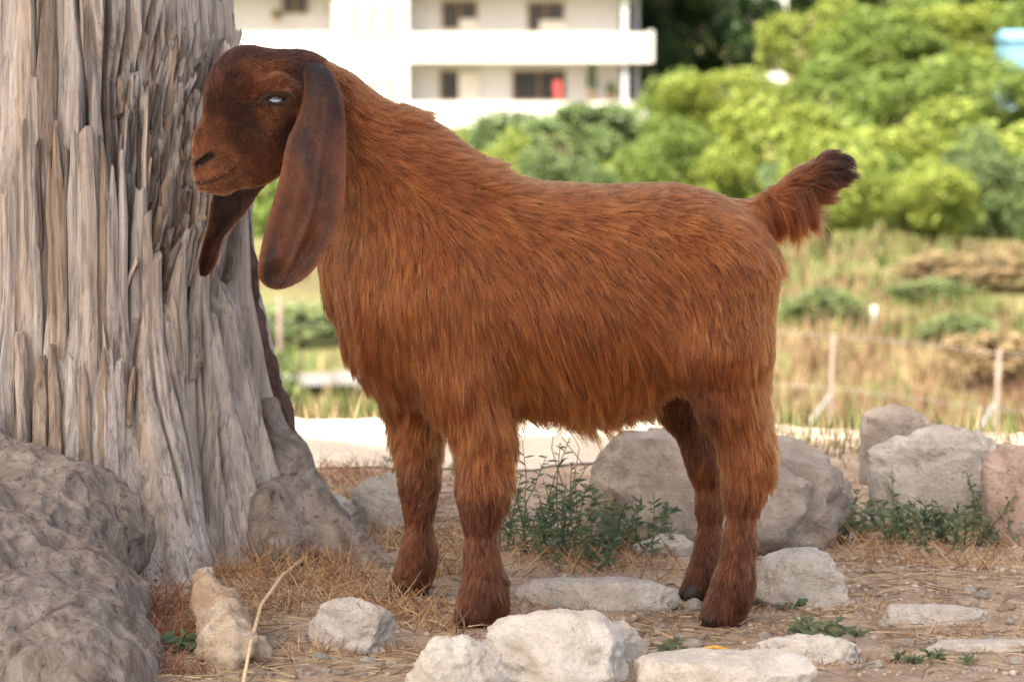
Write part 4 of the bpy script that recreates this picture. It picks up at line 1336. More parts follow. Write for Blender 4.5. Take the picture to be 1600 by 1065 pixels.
def line2(P, pts):
    """distance in the picture-parallel plane to a polyline given in px at the head's depth"""
    q = P[:, [0, 2]]
    d = np.full(len(P), 9.0, np.float32)
    w = [W(p[0], p[1], .07)[[0, 2]] for p in pts]
    for a, b in zip(w[:-1], w[1:]):
        ba = b - a
        h = np.clip(((q - a) @ ba) / (ba @ ba), 0, 1)
        d = np.minimum(d, np.linalg.norm(q - a - h[:, None] * ba, axis=1))
    return d

def sd_head(P):
    d = chain(P, [(462, 138, .128, 56), (398, 130, .108, 50)], .03, 0.92)
    d = smin(d, chain(P, [(380, 126, .103, 46), (372, 150, .098, 45)], .02, .9), .02)
    d = smin(d, chain(P, [(378, 152, .098, 47), (343, 226, .076, 35), (328, 256, .066, 26)], .02, .80), .025)
    d = smin(d, chain(P, [(445, 195, .122, 56), (392, 240, .092, 42), (348, 280, .070, 20)], .02, .72), .022)
    d = smin(d, chain(P, [(420, 178, .082, 34), (405, 208, .076, 30)], .02), .03)      # cheek
    d = smin(d, chain(P, [(322, 282, .064, 17), (346, 279, .066, 20)], .01, .9), .010)          # lower lip and chin
    # hollow of the cheek below the eye, flat sides of the nose
    hol = chain(P, [(392, 196, .012, 24), (362, 232, .004, 22)], .02)
    d = -smin(-d, hol, .022)
    # brow and eye region
    d = smin(d, chain(P, [(406, 139, .059, 12), (434, 133, .059, 15), (458, 143, .070, 12)], .01), .016)
    d = smin(d, chain(P, [(398, 166, .064, 8), (430, 176, .062, 9), (455, 166, .070, 8)], .01), .016)
    return d

def sd_face_detail(P, d):
    m = (P[:, 0] < -.24) & (P[:, 2] > .55) & (P[:, 1] < .11)
    if not m.any():
        return d
    p = P[m]; e = d[m]
    # eye opening
    r = np.linalg.norm((p - EYE) * np.array([1, 1, 1.0]), axis=1) - S(15)
    e = np.maximum(e, -r)
    # lids close over the ball
    lid = chain(p, [(407, 157, .0500, 4.0), (417, 148.5, .0462, 5), (430, 144, .0450, 6.4), (443, 146, .0468, 6.4), (453, 154, .0510, 5)], .004)
    lid = np.minimum(lid, chain(p, [(403, 159, .0510, 4.2), (418, 162.5, .0462, 4.4), (432, 166, .0456, 4.4), (444, 162.5, .0472, 4.4), (453, 156.5, .0508, 4)], .004))
    e = smin(e, lid, .005)
    near = p[:, 1] < .060
    # nostril
    g = line2(p, [(311, 256), (320, 250), (332, 242)]) - S(4.6)
    e = np.where(near, np.maximum(e, np.minimum(-g, e + .012)), e)
    # mouth
    g = line2(p, [(300, 283), (318, 286), (336, 281), (354, 272), (368, 262)]) - S(1.9)
    e = np.where(near, np.maximum(e, np.minimum(-g, e + .006)), e)
    d[m] = e
    return d

def sd_goat(P):
    P = np.asarray(P, np.float32)
    d = sd_torso(P)
    neck = chain(P, [(660, 368, YC, 116), (583, 265, YC, 90), (510, 178, .122, 60), (468, 150, .126, 50)], .04, .76)
    d = smin(d, neck, .05)
    d = smin(d, chain(P, [(580, 420, YC, 62), (550, 330, YC, 56)], .03, .8), .05)
    d = smin(d, sd_head(P), .022)
    for k, pts in LEGS.items():
        d = smin(d, chain(P, pts, .025), .045)
    d = smin(d, chain(P, [(760, 570, YC, 40), (1000, 575, YC, 42)], .03, 1.8), .04)
    d = smin(d, chain(P, TAIL, .02), .03)
    return sd_face_detail(P, d)

gx = axis_coords(-.50, .56, -.49, -.25, .0016, .0042)
gy = axis_coords(-.09, .32, .015, .19, .0022, .0045)
gz = axis_coords(-.02, .90, .595, .875, .0016, .0045)
gv, gf, GV, GAX = surface_nets(sd_goat, gx, gy, gz)
gf = fix_winding(gv, gf)

t = NT('goat_skin')
va = t.n('ShaderNodeVertexColor'); va.layer_name = 'coat'
nz = t.noise(t.coord(), 220, 3)
skin_c = t.mix(0.35, va.outputs['Color'], t.ramp(nz, [(.3, (.02, .009, .005)), (.7, (.12, .05, .025))]))
t.principled(skin_c, .75, t.bump(nz, .25, .002), .25)
M_skin = t.m
body = mesh_obj('body', gv, gf, M_skin, goat)

def field(px, py, ctrl, sigma):
    """gaussian blend of control values at picture positions"""
    acc = 0; ws = 1e-9
    for c in ctrl:
        w = np.exp(-((px - c[0]) ** 2 + (py - c[1]) ** 2) / (2 * sigma * sigma)) + 1e-12
        acc = acc + w[:, None] * np.array(c[2], np.float32)
        ws = ws + w
    return acc / ws[:, None]

# ---- coat colour (linear albedo), by place on the animal
RUST, DEEP, DARK, BLK, GOLD, TAN = (.195, .0520, .0130), (.125, .034, .0105), (.056, .0165, .0072), (.008, .0042, .0034), (.25, .072, .019), (.22, .092, .040)
def L(a, b, f): return tuple(x + (y - x) * f for x, y in zip(a, b))
CCOL = []
for p in [(560, 250), (600, 350), (640, 500), (700, 400), (740, 560), (800, 330), (820, 450), (900, 350), (900, 480), (1000, 380), (1000, 500), (1100, 400), (1100, 520), (1190, 420), (1190, 540), (1150, 620)]:
    CCOL.append((*p, RUST))
for p in [(520, 400), (530, 500), (560, 580), (600, 600), (560, 200), (620, 210), (700, 230)]:
    CCOL.append((*p, L(RUST, DEEP, .6)))
for p in [(800, 265), (900, 275), (1000, 275), (1080, 280)]:
    CCOL.append((*p, L(RUST, DARK, .35)))
for p in [(830, 590), (900, 600), (980, 590), (1030, 570), (790, 650), (1185, 690), (1190, 640)]:
    CCOL.append((*p, L(RUST, GOLD, .8)))
for p in [(650, 660), (750, 690), (755, 730), (1150, 720)]:
    CCOL.append((*p, RUST))
for p in [(655, 740), (655, 800), (652, 860), (750, 850), (1110, 760), (1150, 790), (1150, 850)]:
    CCOL.append((*p, L(DEEP, DARK, .42)))
for p in [(745, 780), (752, 805), (640, 905), (630, 930), (748, 920), (740, 965), (1140, 880), (1130, 930), (1120, 980), (1090, 920), (1085, 940), (748, 985), (625, 940)]:
    CCOL.append((*p, L(DEEP, DARK, .85)))
for p in [(1060, 640), (1075, 690), (1085, 620)]:
    CCOL.append((*p, DARK))
CCOL += [(1215, 330, RUST), (1235, 350, RUST), (1258, 290, DARK), (1275, 275, BLK), (1295, 265, BLK), (1318, 258, BLK), (1236, 300, DEEP)]
# head
for p in [(400, 85), (370, 95), (345, 130), (470, 90), (500, 110), (480, 130), (470, 200)]:
    CCOL.append((*p, L(DARK, BLK, .45)))
for p in [(400, 120), (395, 140), (420, 125), (430, 180), (450, 175), (410, 230), (430, 260), (345, 200), (330, 215), (395, 265)]:
    CCOL.append((*p, L(DEEP, DARK, .35)))
for p in [(355, 165), (385, 175), (365, 195), (395, 195), (352, 225), (375, 215)]:
    CCOL.append((*p, L(DARK, BLK, .5)))
for p in [(318, 232), (335, 236), (345, 252), (325, 268), (355, 285), (335, 295)]:
    CCOL.append((*p, L(DEEP, TAN, .5)))
for p in [(312, 250), (322, 252), (306, 262)]:
    CCOL.append((*p, L(DARK, TAN, .25)))
CCOL += [(425, 168, TAN), (440, 168, TAN), (412, 145, DEEP)]

def coat_color(P, head):
    px, py = project(P)
    w = P + 0
    px = px + 14 * vnoise(w * 28, 5) ; py = py + 14 * vnoise(w * 28, 6)
    c1 = field(px, py, [c for c in CCOL if c[0] > 505 or c[1] > 310], 34)
    c2 = field(px, py, [c for c in CCOL if c[0] <= 505 and c[1] <= 310], 15)
    c = np.where(head[:, None], c2 * np.exp(.55 * vnoise(P * 60, 7) + .35 * vnoise(P * 130, 8))[:, None] * (.68 + .25 * np.clip((px - 430) / -120, 0, 1) * (py > 215))[:, None], c1)
    # bare dark rim of the eye; nostril and mouth line darkened too
    px, py = project(P)
    nr = head & (P[:, 1] < .085)
    e = np.sqrt(((px - 429) / 27) ** 2 + ((py - 155) / 13) ** 2)
    k = np.clip((1.15 - e) / .35, 0, 1) * nr
    k = np.maximum(k, np.clip((9 - line2(P, [(388, 168), (400, 161), (412, 154)]) / S(1)) / 5, 0, 1) * nr * .8)
    k = np.maximum(k, np.clip((8.5 - line2(P, [(311, 256), (320, 250), (332, 242)]) / S(1)) / 4, 0, 1) * nr)
    k = np.maximum(k, .75 * np.clip((3.6 - line2(P, [(300, 283), (318, 286), (336, 281), (354, 272), (370, 261)]) / S(1)) / 2.5, 0, 1) * nr)
    return c * (1 - k[:, None]) + np.array([.010, .007, .006]) * k[:, None]

def is_head(P):
    px, py = project(P)
    return (px < 478 + np.clip(140 - py, -40, 40) * .5) & (py < 312) & (P[:, 1] < .25)

# skin vertex colours: the coat's colour, with shade between the locks painted in
hv_ = is_head(gv)
vc = coat_color(gv, hv_) * np.where(hv_, .8, .35)[:, None]
ca = body.data.color_attributes.new('coat', 'FLOAT_COLOR', 'POINT')
ca.data.foreach_set('color', np.concatenate([vc, np.ones((len(vc), 1))], 1).astype(np.float32).ravel())

# ---- hair
_GVF = GV.ravel(); _S0, _S1 = GV.shape[1] * GV.shape[2], GV.shape[2]
_LUT = []
for a_ in GAX:      # fine lookup from coordinate to fractional grid index
    u_ = np.arange(a_[0], a_[-1], .0008, dtype=np.float32)
    _LUT.append((float(a_[0]), np.interp(u_, a_, np.arange(len(a_))).astype(np.float32)))
def sample_field(P):
    i, f = [], []
    for e in range(3):
        lo, lut = _LUT[e]
        t_ = np.clip((P[:, e] - lo) * np.float32(1 / .0008), 0, len(lut) - 2.01).astype(np.float32)
        k = t_.astype(np.int32)
        q = lut[k] + (lut[k + 1] - lut[k]) * (t_ - k)
        q = np.minimum(q, len(GAX[e]) - 1.01)
        k = q.astype(np.int32)
        i.append(k); f.append(q - k)
    b = i[0] * _S0 + i[1] * _S1 + i[2]
    fx, fy, fz = f
    def lx(o): 
        v0 = _GVF[b + o]; return v0 + (_GVF[b + o + _S0] - v0) * fx
    y0 = lx(0); y0 = y0 + (lx(_S1) - y0) * fy
    y1 = lx(1); y1 = y1 + (lx(_S1 + 1) - y1) * fy
    return y0 + (y1 - y0) * fz

def grad_field(P, h=.006, base=None):
    b = sample_field(P) if base is None else base
    g = np.stack([sample_field(P + np.eye(3, dtype=np.float32)[e] * h) - b for e in range(3)], -1)
    return g / (np.linalg.norm(g, axis=1, keepdims=True) + 1e-9)

def roots_on(verts, faces, n, weight):
    tri = np.concatenate([faces[:, [0, 1, 2]], faces[:, [0, 2, 3]]])
    a, b, c = verts[tri[:, 0]], verts[tri[:, 1]], verts[tri[:, 2]]
    nn = np.cross(b - a, c - a)
    area = np.linalg.norm(nn, axis=1)
    w = area * weight((a + b + c) / 3, nn / (area[:, None] + 1e-12))
    w = w / w.sum()
    k = rng.choice(len(tri), n, p=w)
    u, v = rng.random(n), rng.random(n)
    s = u + v > 1
    u[s], v[s] = 1 - u[s], 1 - v[s]
    P = a[k] + (b[k] - a[k]) * u[:, None] + (c[k] - a[k]) * v[:, None]
    return P.astype(np.float32), (nn[k] / (area[k][:, None] + 1e-12)).astype(np.float32)

# lay of the coat: px, py, (angle: 0 = right, 90 = down), length cm, lift, hang
LAY = []
def lay(px, py, ang, ln, lift=.28, hang=0.0, clump=.55):
    LAY.append((px, py, (math.cos(R(ang)), -math.sin(R(ang)), ln, lift, hang, clump)))
for a in [(520, 165, 62, 2.6), (560, 195, 48, 3.2), (600, 200, 32, 3.6, .35), (640, 205, -12, 4.6, .8), (690, 212, -12, 4.8, .85), (740, 238, -4, 4.2, .6), (640, 235, 26, 4.0, .4), (690, 250, 22, 4.0, .4), (800, 268, 14, 3.4, .3),
          (850, 285, 9, 3.0), (950, 290, 6, 2.8), (1030, 288, 8, 2.8), (1090, 293, 14, 2.8), (1150, 315, 24, 2.6), (1200, 350, 45, 2.6),
          (540, 280, 72, 3.4), (525, 380, 86, 4.2), (515, 450, 90, 4.6), (570, 330, 68, 3.6), (600, 280, 52, 3.6), (590, 420, 84, 4.2), (640, 350, 60, 3.8), (690, 300, 36, 3.8), (740, 330, 34, 3.6),
          (526, 470, 94, 5.0, .45, .6, .75), (530, 520, 104, 6.4, .7, 1.2, .85), (556, 572, 104, 7.2, .8, 1.2, .9), (620, 605, 96, 7.0, .45, .8, .85), (690, 610, 94, 6.0, .4, .7, .8), (630, 500, 88, 4.6), (690, 430, 70, 4.0), (700, 520, 82, 4.4), (690, 590, 92, 4.6), (740, 600, 84, 4.4),
          (800, 340, 24, 3.4), (800, 420, 48, 3.8), (800, 500, 64, 4.4), (830, 555, 76, 6.4, .35, .5, .8), (830, 605, 82, 5.0, .4, .8, .9),
          (900, 340, 20, 3.2), (900, 420, 46, 3.6), (900, 500, 64, 4.6), (910, 555, 70, 7.2, .35, .5, .85), (910, 605, 80, 7.2, .45, .9, .92),
          (1000, 350, 22, 3.0), (1000, 430, 46, 3.4), (1000, 510, 64, 4.6), (1000, 555, 72, 6.6, .35, .5, .85), (985, 600, 84, 4.8, .4, .9, .9), (1030, 570, 80, 3.2, .3, .5, .8),
          (1090, 370, 34, 2.8), (1090, 440, 56, 3.2), (1100, 520, 76, 3.6), (1170, 390, 56, 2.6), (1200, 450, 78, 2.8), (1205, 520, 84, 3.2), (1150, 470, 74, 2.8),
          (1150, 580, 86, 3.2), (1110, 620, 88, 3.4), (1205, 555, 62, 4.6, .6, 1.2, .85), (1150, 660, 86, 3.6), (1190, 640, 74, 4.6, .6, .6, .8), (1188, 690, 62, 4.4, .65, 1.2, .8), (1190, 730, 58, 4.0, .65, 1.2, .8), (1140, 720, 92, 2.6),
          (1160, 775, 92, 2.2, .25), (1182, 790, 70, 2.4, .5, .5, .6), (1145, 860, 94, 1.7, .25), (1172, 870, 68, 2.4, .5, .5, .6), (1130, 920, 98, 1.5, .25), (1165, 930, 62, 2.8, .6, .7, .6), (1112, 974, 112, 2.0, .4),
          (1070, 640, 80, 2.6), (1060, 690, 86, 2.2), (1100, 760, 92, 2.0, .25), (1108, 830, 94, 1.6, .25), (1100, 900, 100, 1.5, .25), (1078, 932, 112, 1.9, .4),
          (730, 640, 94, 5.0, .4, .6, .8), (775, 635, 66, 5.6, .55, .7, .85), (796, 680, 42, 6.0, .8, 1.6, .85), (790, 715, 42, 5.6, .8, 1.6, .85), (745, 700, 94, 2.8), (735, 690, 98, 2.4), (745, 750, 94, 2.3, .25), (782, 760, 48, 3.4, .7, 1.2, .8), (745, 810, 96, 1.5, .25), (772, 825, 72, 1.6, .3),
          (742, 870, 94, 1.6, .25), (774, 890, 64, 2.6, .5, .6, .6), (738, 920, 98, 1.5, .25), (782, 930, 52, 3.4, .7, 1.0, .7), (728, 955, 110, 1.4, .3), (772, 956, 62, 2.4, .5, .6, .6), (725, 980, 112, 1.9, .4),
          (640, 635, 98, 4.8, .4, .5, .8), (622, 655, 128, 5.4, .8, 1.6, .85), (640, 700, 98, 2.2, .3), (682, 675, 72, 3.6, .5, .6, .7), (650, 740, 93, 2.1, .25), (650, 800, 92, 1.6, .25), (646, 860, 96, 1.7, .25), (678, 870, 66, 2.4, .5, .6, .6), (634, 900, 108, 1.5, .3), (620, 922, 118, 1.9, .4), (668, 905, 78, 1.8, .4),
          (1200, 335, 22, 3.0, .3), (1225, 322, 40, 4.6, .4, .2, .7), (1250, 300, 28, 4.2, .45, .2, .7), (1280, 280, 10, 3.0, .4, 0, .6), (1305, 262, 0, 2.0, .4), (1322, 258, 0, 1.6, .4), (1205, 370, 72, 3.2, .4, .2, .7), (1215, 350, 66, 4.4, .4, .3, .7)]:
    lay(*a)

def grow(P, N, prm, K, head=False, seed=0, frizz=.12):
    n = len(P)
    r = np.random.default_rng(seed)
    ang = np.stack([prm[:, 0], np.zeros(n), prm[:, 1]], -1)
    ang += r.normal(0, frizz, (n, 3)) + .30 * np.stack([vnoise(P * 16, 31), vnoise(P * 16, 32) * .6, vnoise(P * 16, 33)], -1)
    tan = ang - N * (ang * N).sum(1, keepdims=True)
    along = np.clip((ang * N).sum(1), 0, 1)
    ln = prm[:, 2] * np.where(prm[:, 4] < .15, .0085, .0104) * r.uniform(.6, 1.2, n) * np.where(r.random(n) < .05, 1.3, 1)
    lift = prm[:, 3] * r.uniform(.6, 1.5, n) * np.where(r.random(n) < .05, 1.6, 1)
    hang = prm[:, 4]
    step = (ln / (K - 1))[:, None]
    pts = np.empty((n, K, 3), np.float32)
    pts[:, 0] = P - N * .001
    d = tan * np.cos(lift)[:, None] + N * (np.sin(lift) + along * .8)[:, None] + .05 * np.array([0, 0, -1.0])
    d /= np.linalg.norm(d, axis=1, keepdims=True) + 1e-9
    p = pts[:, 0].copy()
    free = hang > 1
    hang = np.minimum(hang, 1)
    grav = np.where(free, .05, .10 + hang * .35)
    lie = ln * np.minimum(lift, .9) * .5 + .002
    for k in range(1, K):
        s = k / (K - 1)
        p = p + d * step
        h = sample_field(p)
        if k % 2: g = grad_field(p, base=h)
        want = lie * (s ** .8)
        corr = np.where(h < want, want - h, (want - h) * .45 * (1 - hang) * np.clip(1 - 1.6 * (ang * g).sum(1), 0, 1))
        p = p + g * np.clip(corr, -.012, .02)[:, None]
        pts[:, k] = p
        d = pts[:, k] - pts[:, k - 1]
        d /= np.linalg.norm(d, axis=1, keepdims=True) + 1e-9
        lay_t = ang - g * (ang * g).sum(1, keepdims=True)
        lay_t /= np.linalg.norm(lay_t, axis=1, keepdims=True) + 1e-9
        d = d + lay_t * .35 + np.array([0, 0, -1.0]) * grav[:, None] + r.normal(0, frizz * .5, (n, 3))
        d /= np.linalg.norm(d, axis=1, keepdims=True) + 1e-9
    return pts

def clump(pts, size_idx, amount, seed):
    n = len(pts)
    r = np.random.default_rng(seed)
    gidx = r.choice(n, size_idx, replace=False)
    kd = kdtree.KDTree(size_idx)
    root = pts[:, 0]
    for i, g in enumerate(gidx):
        kd.insert(root[g], i)
    kd.balance()
    near = np.array([kd.find(q)[1] for q in root])
    guide = pts[gidx[near]]
    K = pts.shape[1]
    s = (np.linspace(0, 1, K) ** 1.3)[None, :, None]
    off = (root - guide[:, 0])[:, None, :]
    target = guide + off * (1 - .9 * s)
    a = np.asarray(amount).reshape(-1, 1, 1) * r.uniform(.5, 1.15, (n, 1, 1))
    tone = r.normal(0, 1, size_idx)[near]
    return pts + (target - pts) * np.clip(a, 0, 1) * s ** .7, tone

def hair_object(name, pts, rad_root, colors, mat, parent):
    n, K, _ = pts.shape
    hc = bpy.data.hair_curves.new(name)
    hc.add_curves([K] * n)
    hc.attributes['position'].data.foreach_set('vector', pts.astype(np.float32).ravel())
    ra = hc.attributes.get('radius') or hc.attributes.new('radius', 'FLOAT', 'POINT')
    s = np.linspace(0, 1, K)
    prof = np.clip(1 - s ** 2.2, .08, 1)
    ra.data.foreach_set('value', (np.asarray(rad_root).reshape(-1, 1) * np.ones((n, 1)) * prof[None]).astype(np.float32).ravel())
    ca = hc.attributes.new('hair_color', 'FLOAT_COLOR', 'CURVE')
    ca.data.foreach_set('color', np.concatenate([colors, np.ones((n, 1))], 1).astype(np.float32).ravel())
    hc.materials.append(mat)
    o = bpy.data.objects.new(name, hc)
    COL.objects.link(o)
    adopt(o, parent)
    return o

def hair_mat(name, rough=.32, coat=0.0):
    t = NT(name)
    at = t.n('ShaderNodeAttribute'); at.attribute_name = 'hair_color'
    h = t.n('ShaderNodeBsdfHairPrincipled')
    h.model = 'CHIANG'
    h.parametrization = 'COLOR'
    t.l(at.outputs['Color'], h.inputs['Color'])
    h.inputs['Roughness'].default_value = rough
    h.inputs['Radial Roughness'].default_value = .55
    h.inputs['Coat'].default_value = coat
    h.inputs['IOR'].default_value = 1.36
    h.inputs['Random Roughness'].default_value = .2
    t.l(h.outputs[0], t.out.inputs['Surface'])
    return t.m

M_hair = hair_mat('goat_hair', .38)
M_face_hair = hair_mat('goat_face_hair', .5)

def w_coat(C, N):
    h = is_head(C)
    px, py = project(C)
    w = np.where(N[:, 1] < .25, 1.0, .25)
    w = np.where((C[:, 1] > .16) & (C[:, 2] < .40) & (N[:, 1] < .4), .9, w)
    w = np.where((px > 1185) & (py < 420), 2.2, w)
    w = np.where((py > 740), 1.5, w)
    return np.where(h, 0, w) * (C[:, 2] > .012)

NC = 250000
rp, rn = roots_on(gv, gf, NC, w_coat)
px, py = project(rp)
prm = field(px, py, LAY, 32)
def rule(m, ang, ln, lift, hang, cl):
    prm[m] = (math.cos(R(ang)), -math.sin(R(ang)), ln, lift, hang, cl)
tl_ = (px > 1205) & (py < 350)                     # tail: along it above, falling below
rule(tl_ & (rn[:, 2] > .25), -30, 3.2, .45, .2, .5)
rule(tl_ & (rn[:, 2] <= .25), 6, 4.6, .6, 1.2, .7)
rule(tl_ & (rn[:, 2] <= -.2), 30, 5.6, .7, 1.2, .75)
rule(tl_ & (px < 1258) & (rn[:, 2] <= .2), 48, 7.0, .6, .9, .8)
rule((px > 1270) & (py < 305), -14, 3.4, .7, 1.2, .6)
rule((px > 1270) & (py < 305) & (rn[:, 2] < 0), 14, 4.0, .7, 1.2, .65)
rule((px > 1190) & (px <= 1222) & (py > 325) & (py < 400), 60, 4.4, .5, .6, .75)
rule((px > 612) & (px < 765) & (rn[:, 2] > .7), -16, 3.8, .9, 1.4, .35)      # bristling mane
prm[:, :2] /= np.linalg.norm(prm[:, :2], axis=1, keepdims=True) + 1e-9
pts = grow(rp, rn, prm, 8, seed=3)
pts, tone1 = clump(pts, 52000, prm[:, 5] * 1.3, 4)
pts, tone2 = clump(pts, 4200, prm[:, 5] * .5 + prm[:, 4] * .4, 5)
col = coat_color(rp, np.zeros(NC, bool))
mul = np.exp(-.27 * tone1 + .15 * tone2 + rng.normal(0, .22, NC))[:, None]
dark = ((tone1 > 1.15) & (rng.random(NC) < .8))[:, None]
col = np.clip(np.where(dark, col * np.array([.30, .28, .32]), col * mul), 0.004, .85)
gold = ((tone1 < -.9) & (rng.random(NC) < .7))[:, None]
col = np.where(gold & ~dark, np.clip(col * np.array([1.15, 1.35, 1.4]), 0, .8), col)
hair_object('coat', pts, rng.uniform(.00024, .00042, NC), col, M_hair, goat)

# ---- short fur of the face
HLAY = []
def hl(px, py, ang, ln):
    HLAY.append((px, py, (math.cos(R(ang)), -math.sin(R(ang)), ln, .35, 0.0, .4)))
for a in [(312, 235, -60, .35), (325, 215, -55, .5), (340, 170, -60, .7), (360, 120, -50, 1.0), (400, 85, -5, 1.4), (440, 82, 20, 1.5), (480, 100, 50, 1.8), (500, 140, 70, 2.0), (480, 190, 75, 1.6),
          (400, 120, -25, .8), (430, 130, 0, .6), (400, 170, 0, .7), (430, 180, 20, .6), (370, 190, -20, .7), (360, 230, 10, .6), (400, 230, 30, .9), (430, 260, 50, 1.3), (390, 275, 40, 1.1), (350, 290, 40, .7), (330, 262, 20, .35), (320, 290, 60, .5), (460, 240, 70, 1.5)]:
    hl(*a)
def w_head(C, N):
    px, py = project(C)
    e = ((px - 430) / 24) ** 2 + ((py - 154.5) / 9) ** 2 < 1
    nos = ((px - 318) / 17) ** 2 + ((py - 250) / 11) ** 2 < 1
    lip = np.minimum(line2(C, [(300, 283), (318, 286), (336, 281), (354, 272), (370, 261)]), line2(C, [(311, 256), (320, 250), (332, 242)]) - S(1.5)) < S(2.6)
    nos = nos | (lip & (C[:, 1] < .08))
    return is_head(C) * np.where(N[:, 1] < .35, 1.0, .2) * np.where(e & (C[:, 1] < .09), 0.0, 1) * np.where(nos, .03, 1)
NH = 46000
rp, rn = roots_on(gv, gf, NH, w_head)
px, py = project(rp)
prm = field(px, py, HLAY, 18)
prm[:, :2] /= np.linalg.norm(prm[:, :2], axis=1, keepdims=True) + 1e-9
pts = grow(rp, rn, prm, 5, seed=8, frizz=.18)
pts, tone1 = clump(pts, 7000, np.full(NH, .45), 9)
col = coat_color(rp, np.ones(NH, bool))
col = np.clip(col * np.exp(.34 * tone1 + rng.normal(0, .3, NH))[:, None], .004, .8)
hair_object('face_fur', pts, rng.uniform(.00018, .0003, NH), col, M_face_hair, goat)

# ---- ears: cupped hanging sheets with a thickness
t = NT('ear_skin')
vcol = t.n('ShaderNodeVertexColor'); vcol.layer_name = 'coat'
f1 = t.noise(t.coord((60, 60, 22)), 2.2, 5)
f2 = t.noise(t.coord(), 420, 2)
cc = t.mix(.55, vcol.outputs['Color'], t.mix(f1, (.45, .45, .45), (1.6, 1.6, 1.6)), 'MULTIPLY')
t.principled(cc, .62, t.bump(f2, .35, .0015), .35)
M_ear = t.m

def ear(name, rows, Yfun, cup, crease, thick=.0045, dark=1.0, label=None):
    """rows: (py, px left, px right) from the base to the tip"""
    rows = np.array(rows, np.float32)
    nv, nu = 90, 44
    s = np.linspace(0, 1, nv)
    tt_ = np.linspace(0, 1, len(rows))
    def sm(col):
        return np.interp(s, tt_, rows[:, col])
    kern = np.array([1, 2, 3, 2, 1]) / 9.0
    def smooth(a):
        b = np.pad(a, 2, mode='edge')
        return np.convolve(b, kern, 'valid')
    PY, PL, PR = smooth(sm(0)), smooth(sm(1)), smooth(sm(2))
    V = np.zeros((2, nv, nu, 3), np.float32)
    colr = np.zeros((2, nv, nu, 3), np.float32)
    u = np.linspace(0, 1, nu)
    for i in range(nv):
        px_ = PL[i] + (PR[i] - PL[i]) * (0.5 - 0.5 * np.cos(u * math.pi)) 
        uu = (px_ - PL[i]) / max(PR[i] - PL[i], 1e-3)
        Y = Yfun(s[i]) + cup(s[i]) * (2 * uu - 1) ** 2 + crease(s[i], uu)
        q = np.stack([px_, np.full(nu, PY[i])], -1)
        pt = np.stack([W(a, b, y) for (a, b), y in zip(q, Y)])
        n1 = vnoise(pt * 45, 71) * .0022 + vnoise(pt * 120, 72) * .0008
        edge = np.clip(np.minimum(uu, 1 - uu) / .10, 0, 1) ** .5 * np.clip((1 - s[i]) / .04, 0, 1) ** .5
        V[0, i] = pt + np.array([0, -1, 0]) * (thick * .5 * edge + n1)[:, None]
        V[1, i] = pt + np.array([0, 1, 0]) * (thick * .5 * edge - n1)[:, None]
        rim = 1 - np.clip(np.minimum(np.minimum(uu, 1 - uu) / .13, (1 - s[i]) / .09), 0, 1)
        base = np.array(L(DEEP, DARK, .12))
        top = np.array(L(DARK, BLK, .75))
        b = top + (base - top) * np.clip((s[i] - .08) / .35, 0, 1)
        patch = np.clip(.45 + 1.0 * vnoise(pt * np.array([26, 26, 14]), 75) + .5 * vnoise(pt * np.array([90, 90, 30]), 76), 0, 1)[:, None]
        vein = np.exp(-((uu - .50 + .10 * s[i] + .03 * math.sin(9 * s[i])) / .035) ** 2) + .8 * np.exp(-((uu - .80 + .12 * s[i]) / .03) ** 2) + .7 * np.exp(-((uu - .22 - .05 * math.sin(6 * s[i])) / .04) ** 2)
        patch = np.clip(patch + .28 * vein[:, None], 0, 1)
        b = b[None] * (1 - .8 * patch) + np.array(BLK)[None] * 1.4 * .8 * patch
        c = b * (1 - rim[:, None]) + np.array(L(RUST, TAN, .3))[None] * 1.2 * rim[:, None] * (.35 + .65 * s[i]) + b * rim[:, None] * (.65 - .65 * s[i])
        colr[0, i] = colr[1, i] = c * dark * .62
    idx = np.arange(2 * nv * nu).reshape(2, nv, nu)
    F = []
    a = idx[0]; F.append(np.stack([a[:-1, :-1], a[1:, :-1], a[1:, 1:], a[:-1, 1:]], -1).reshape(-1, 4))
    a = idx[1]; F.append(np.stack([a[:-1, :-1], a[:-1, 1:], a[1:, 1:], a[1:, :-1]], -1).reshape(-1, 4))
    F.append(np.stack([idx[0, :-1, 0], idx[1, :-1, 0], idx[1, 1:, 0], idx[0, 1:, 0]], -1))
    F.append(np.stack([idx[0, :-1, -1], idx[0, 1:, -1], idx[1, 1:, -1], idx[1, :-1, -1]], -1))
    F.append(np.stack([idx[0, -1, :-1], idx[1, -1, :-1], idx[1, -1, 1:], idx[0, -1, 1:]], -1))
    F.append(np.stack([idx[0, 0, :-1], idx[0, 0, 1:], idx[1, 0, 1:], idx[1, 0, :-1]], -1))
    o = mesh_obj(name, V.reshape(-1, 3), np.concatenate(F), M_ear, goat)
    ca = o.data.color_attributes.new('coat', 'FLOAT_COLOR', 'POINT')
    ca.data.foreach_set('color', np.concatenate([colr.reshape(-1, 3), np.ones((2 * nv * nu, 1), np.float32)], 1).ravel())
    # velvet
    rows_ = V[0].reshape(-1, 3); f0 = F[0]
    rp, rn = roots_on(rows_, f0, 9000, lambda C, N: np.ones(len(C)))
    rn = np.where((rn[:, 1] > 0)[:, None], -rn, rn)
    d = np.stack([rng.normal(0, .35, len(rp)), rng.normal(-.1, .2, len(rp)), rng.normal(-1, .3, len(rp))], -1)
    d -= rn * (d * rn).sum(1, keepdims=True)
    d /= np.linalg.norm(d, axis=1, keepdims=True)
    ln = rng.uniform(.0025, .0048, len(rp))[:, None]
    p = np.stack([rp, rp + (d * .85 + rn * .30) * ln * .5, rp + (d * .95 + rn * .22) * ln], 1)
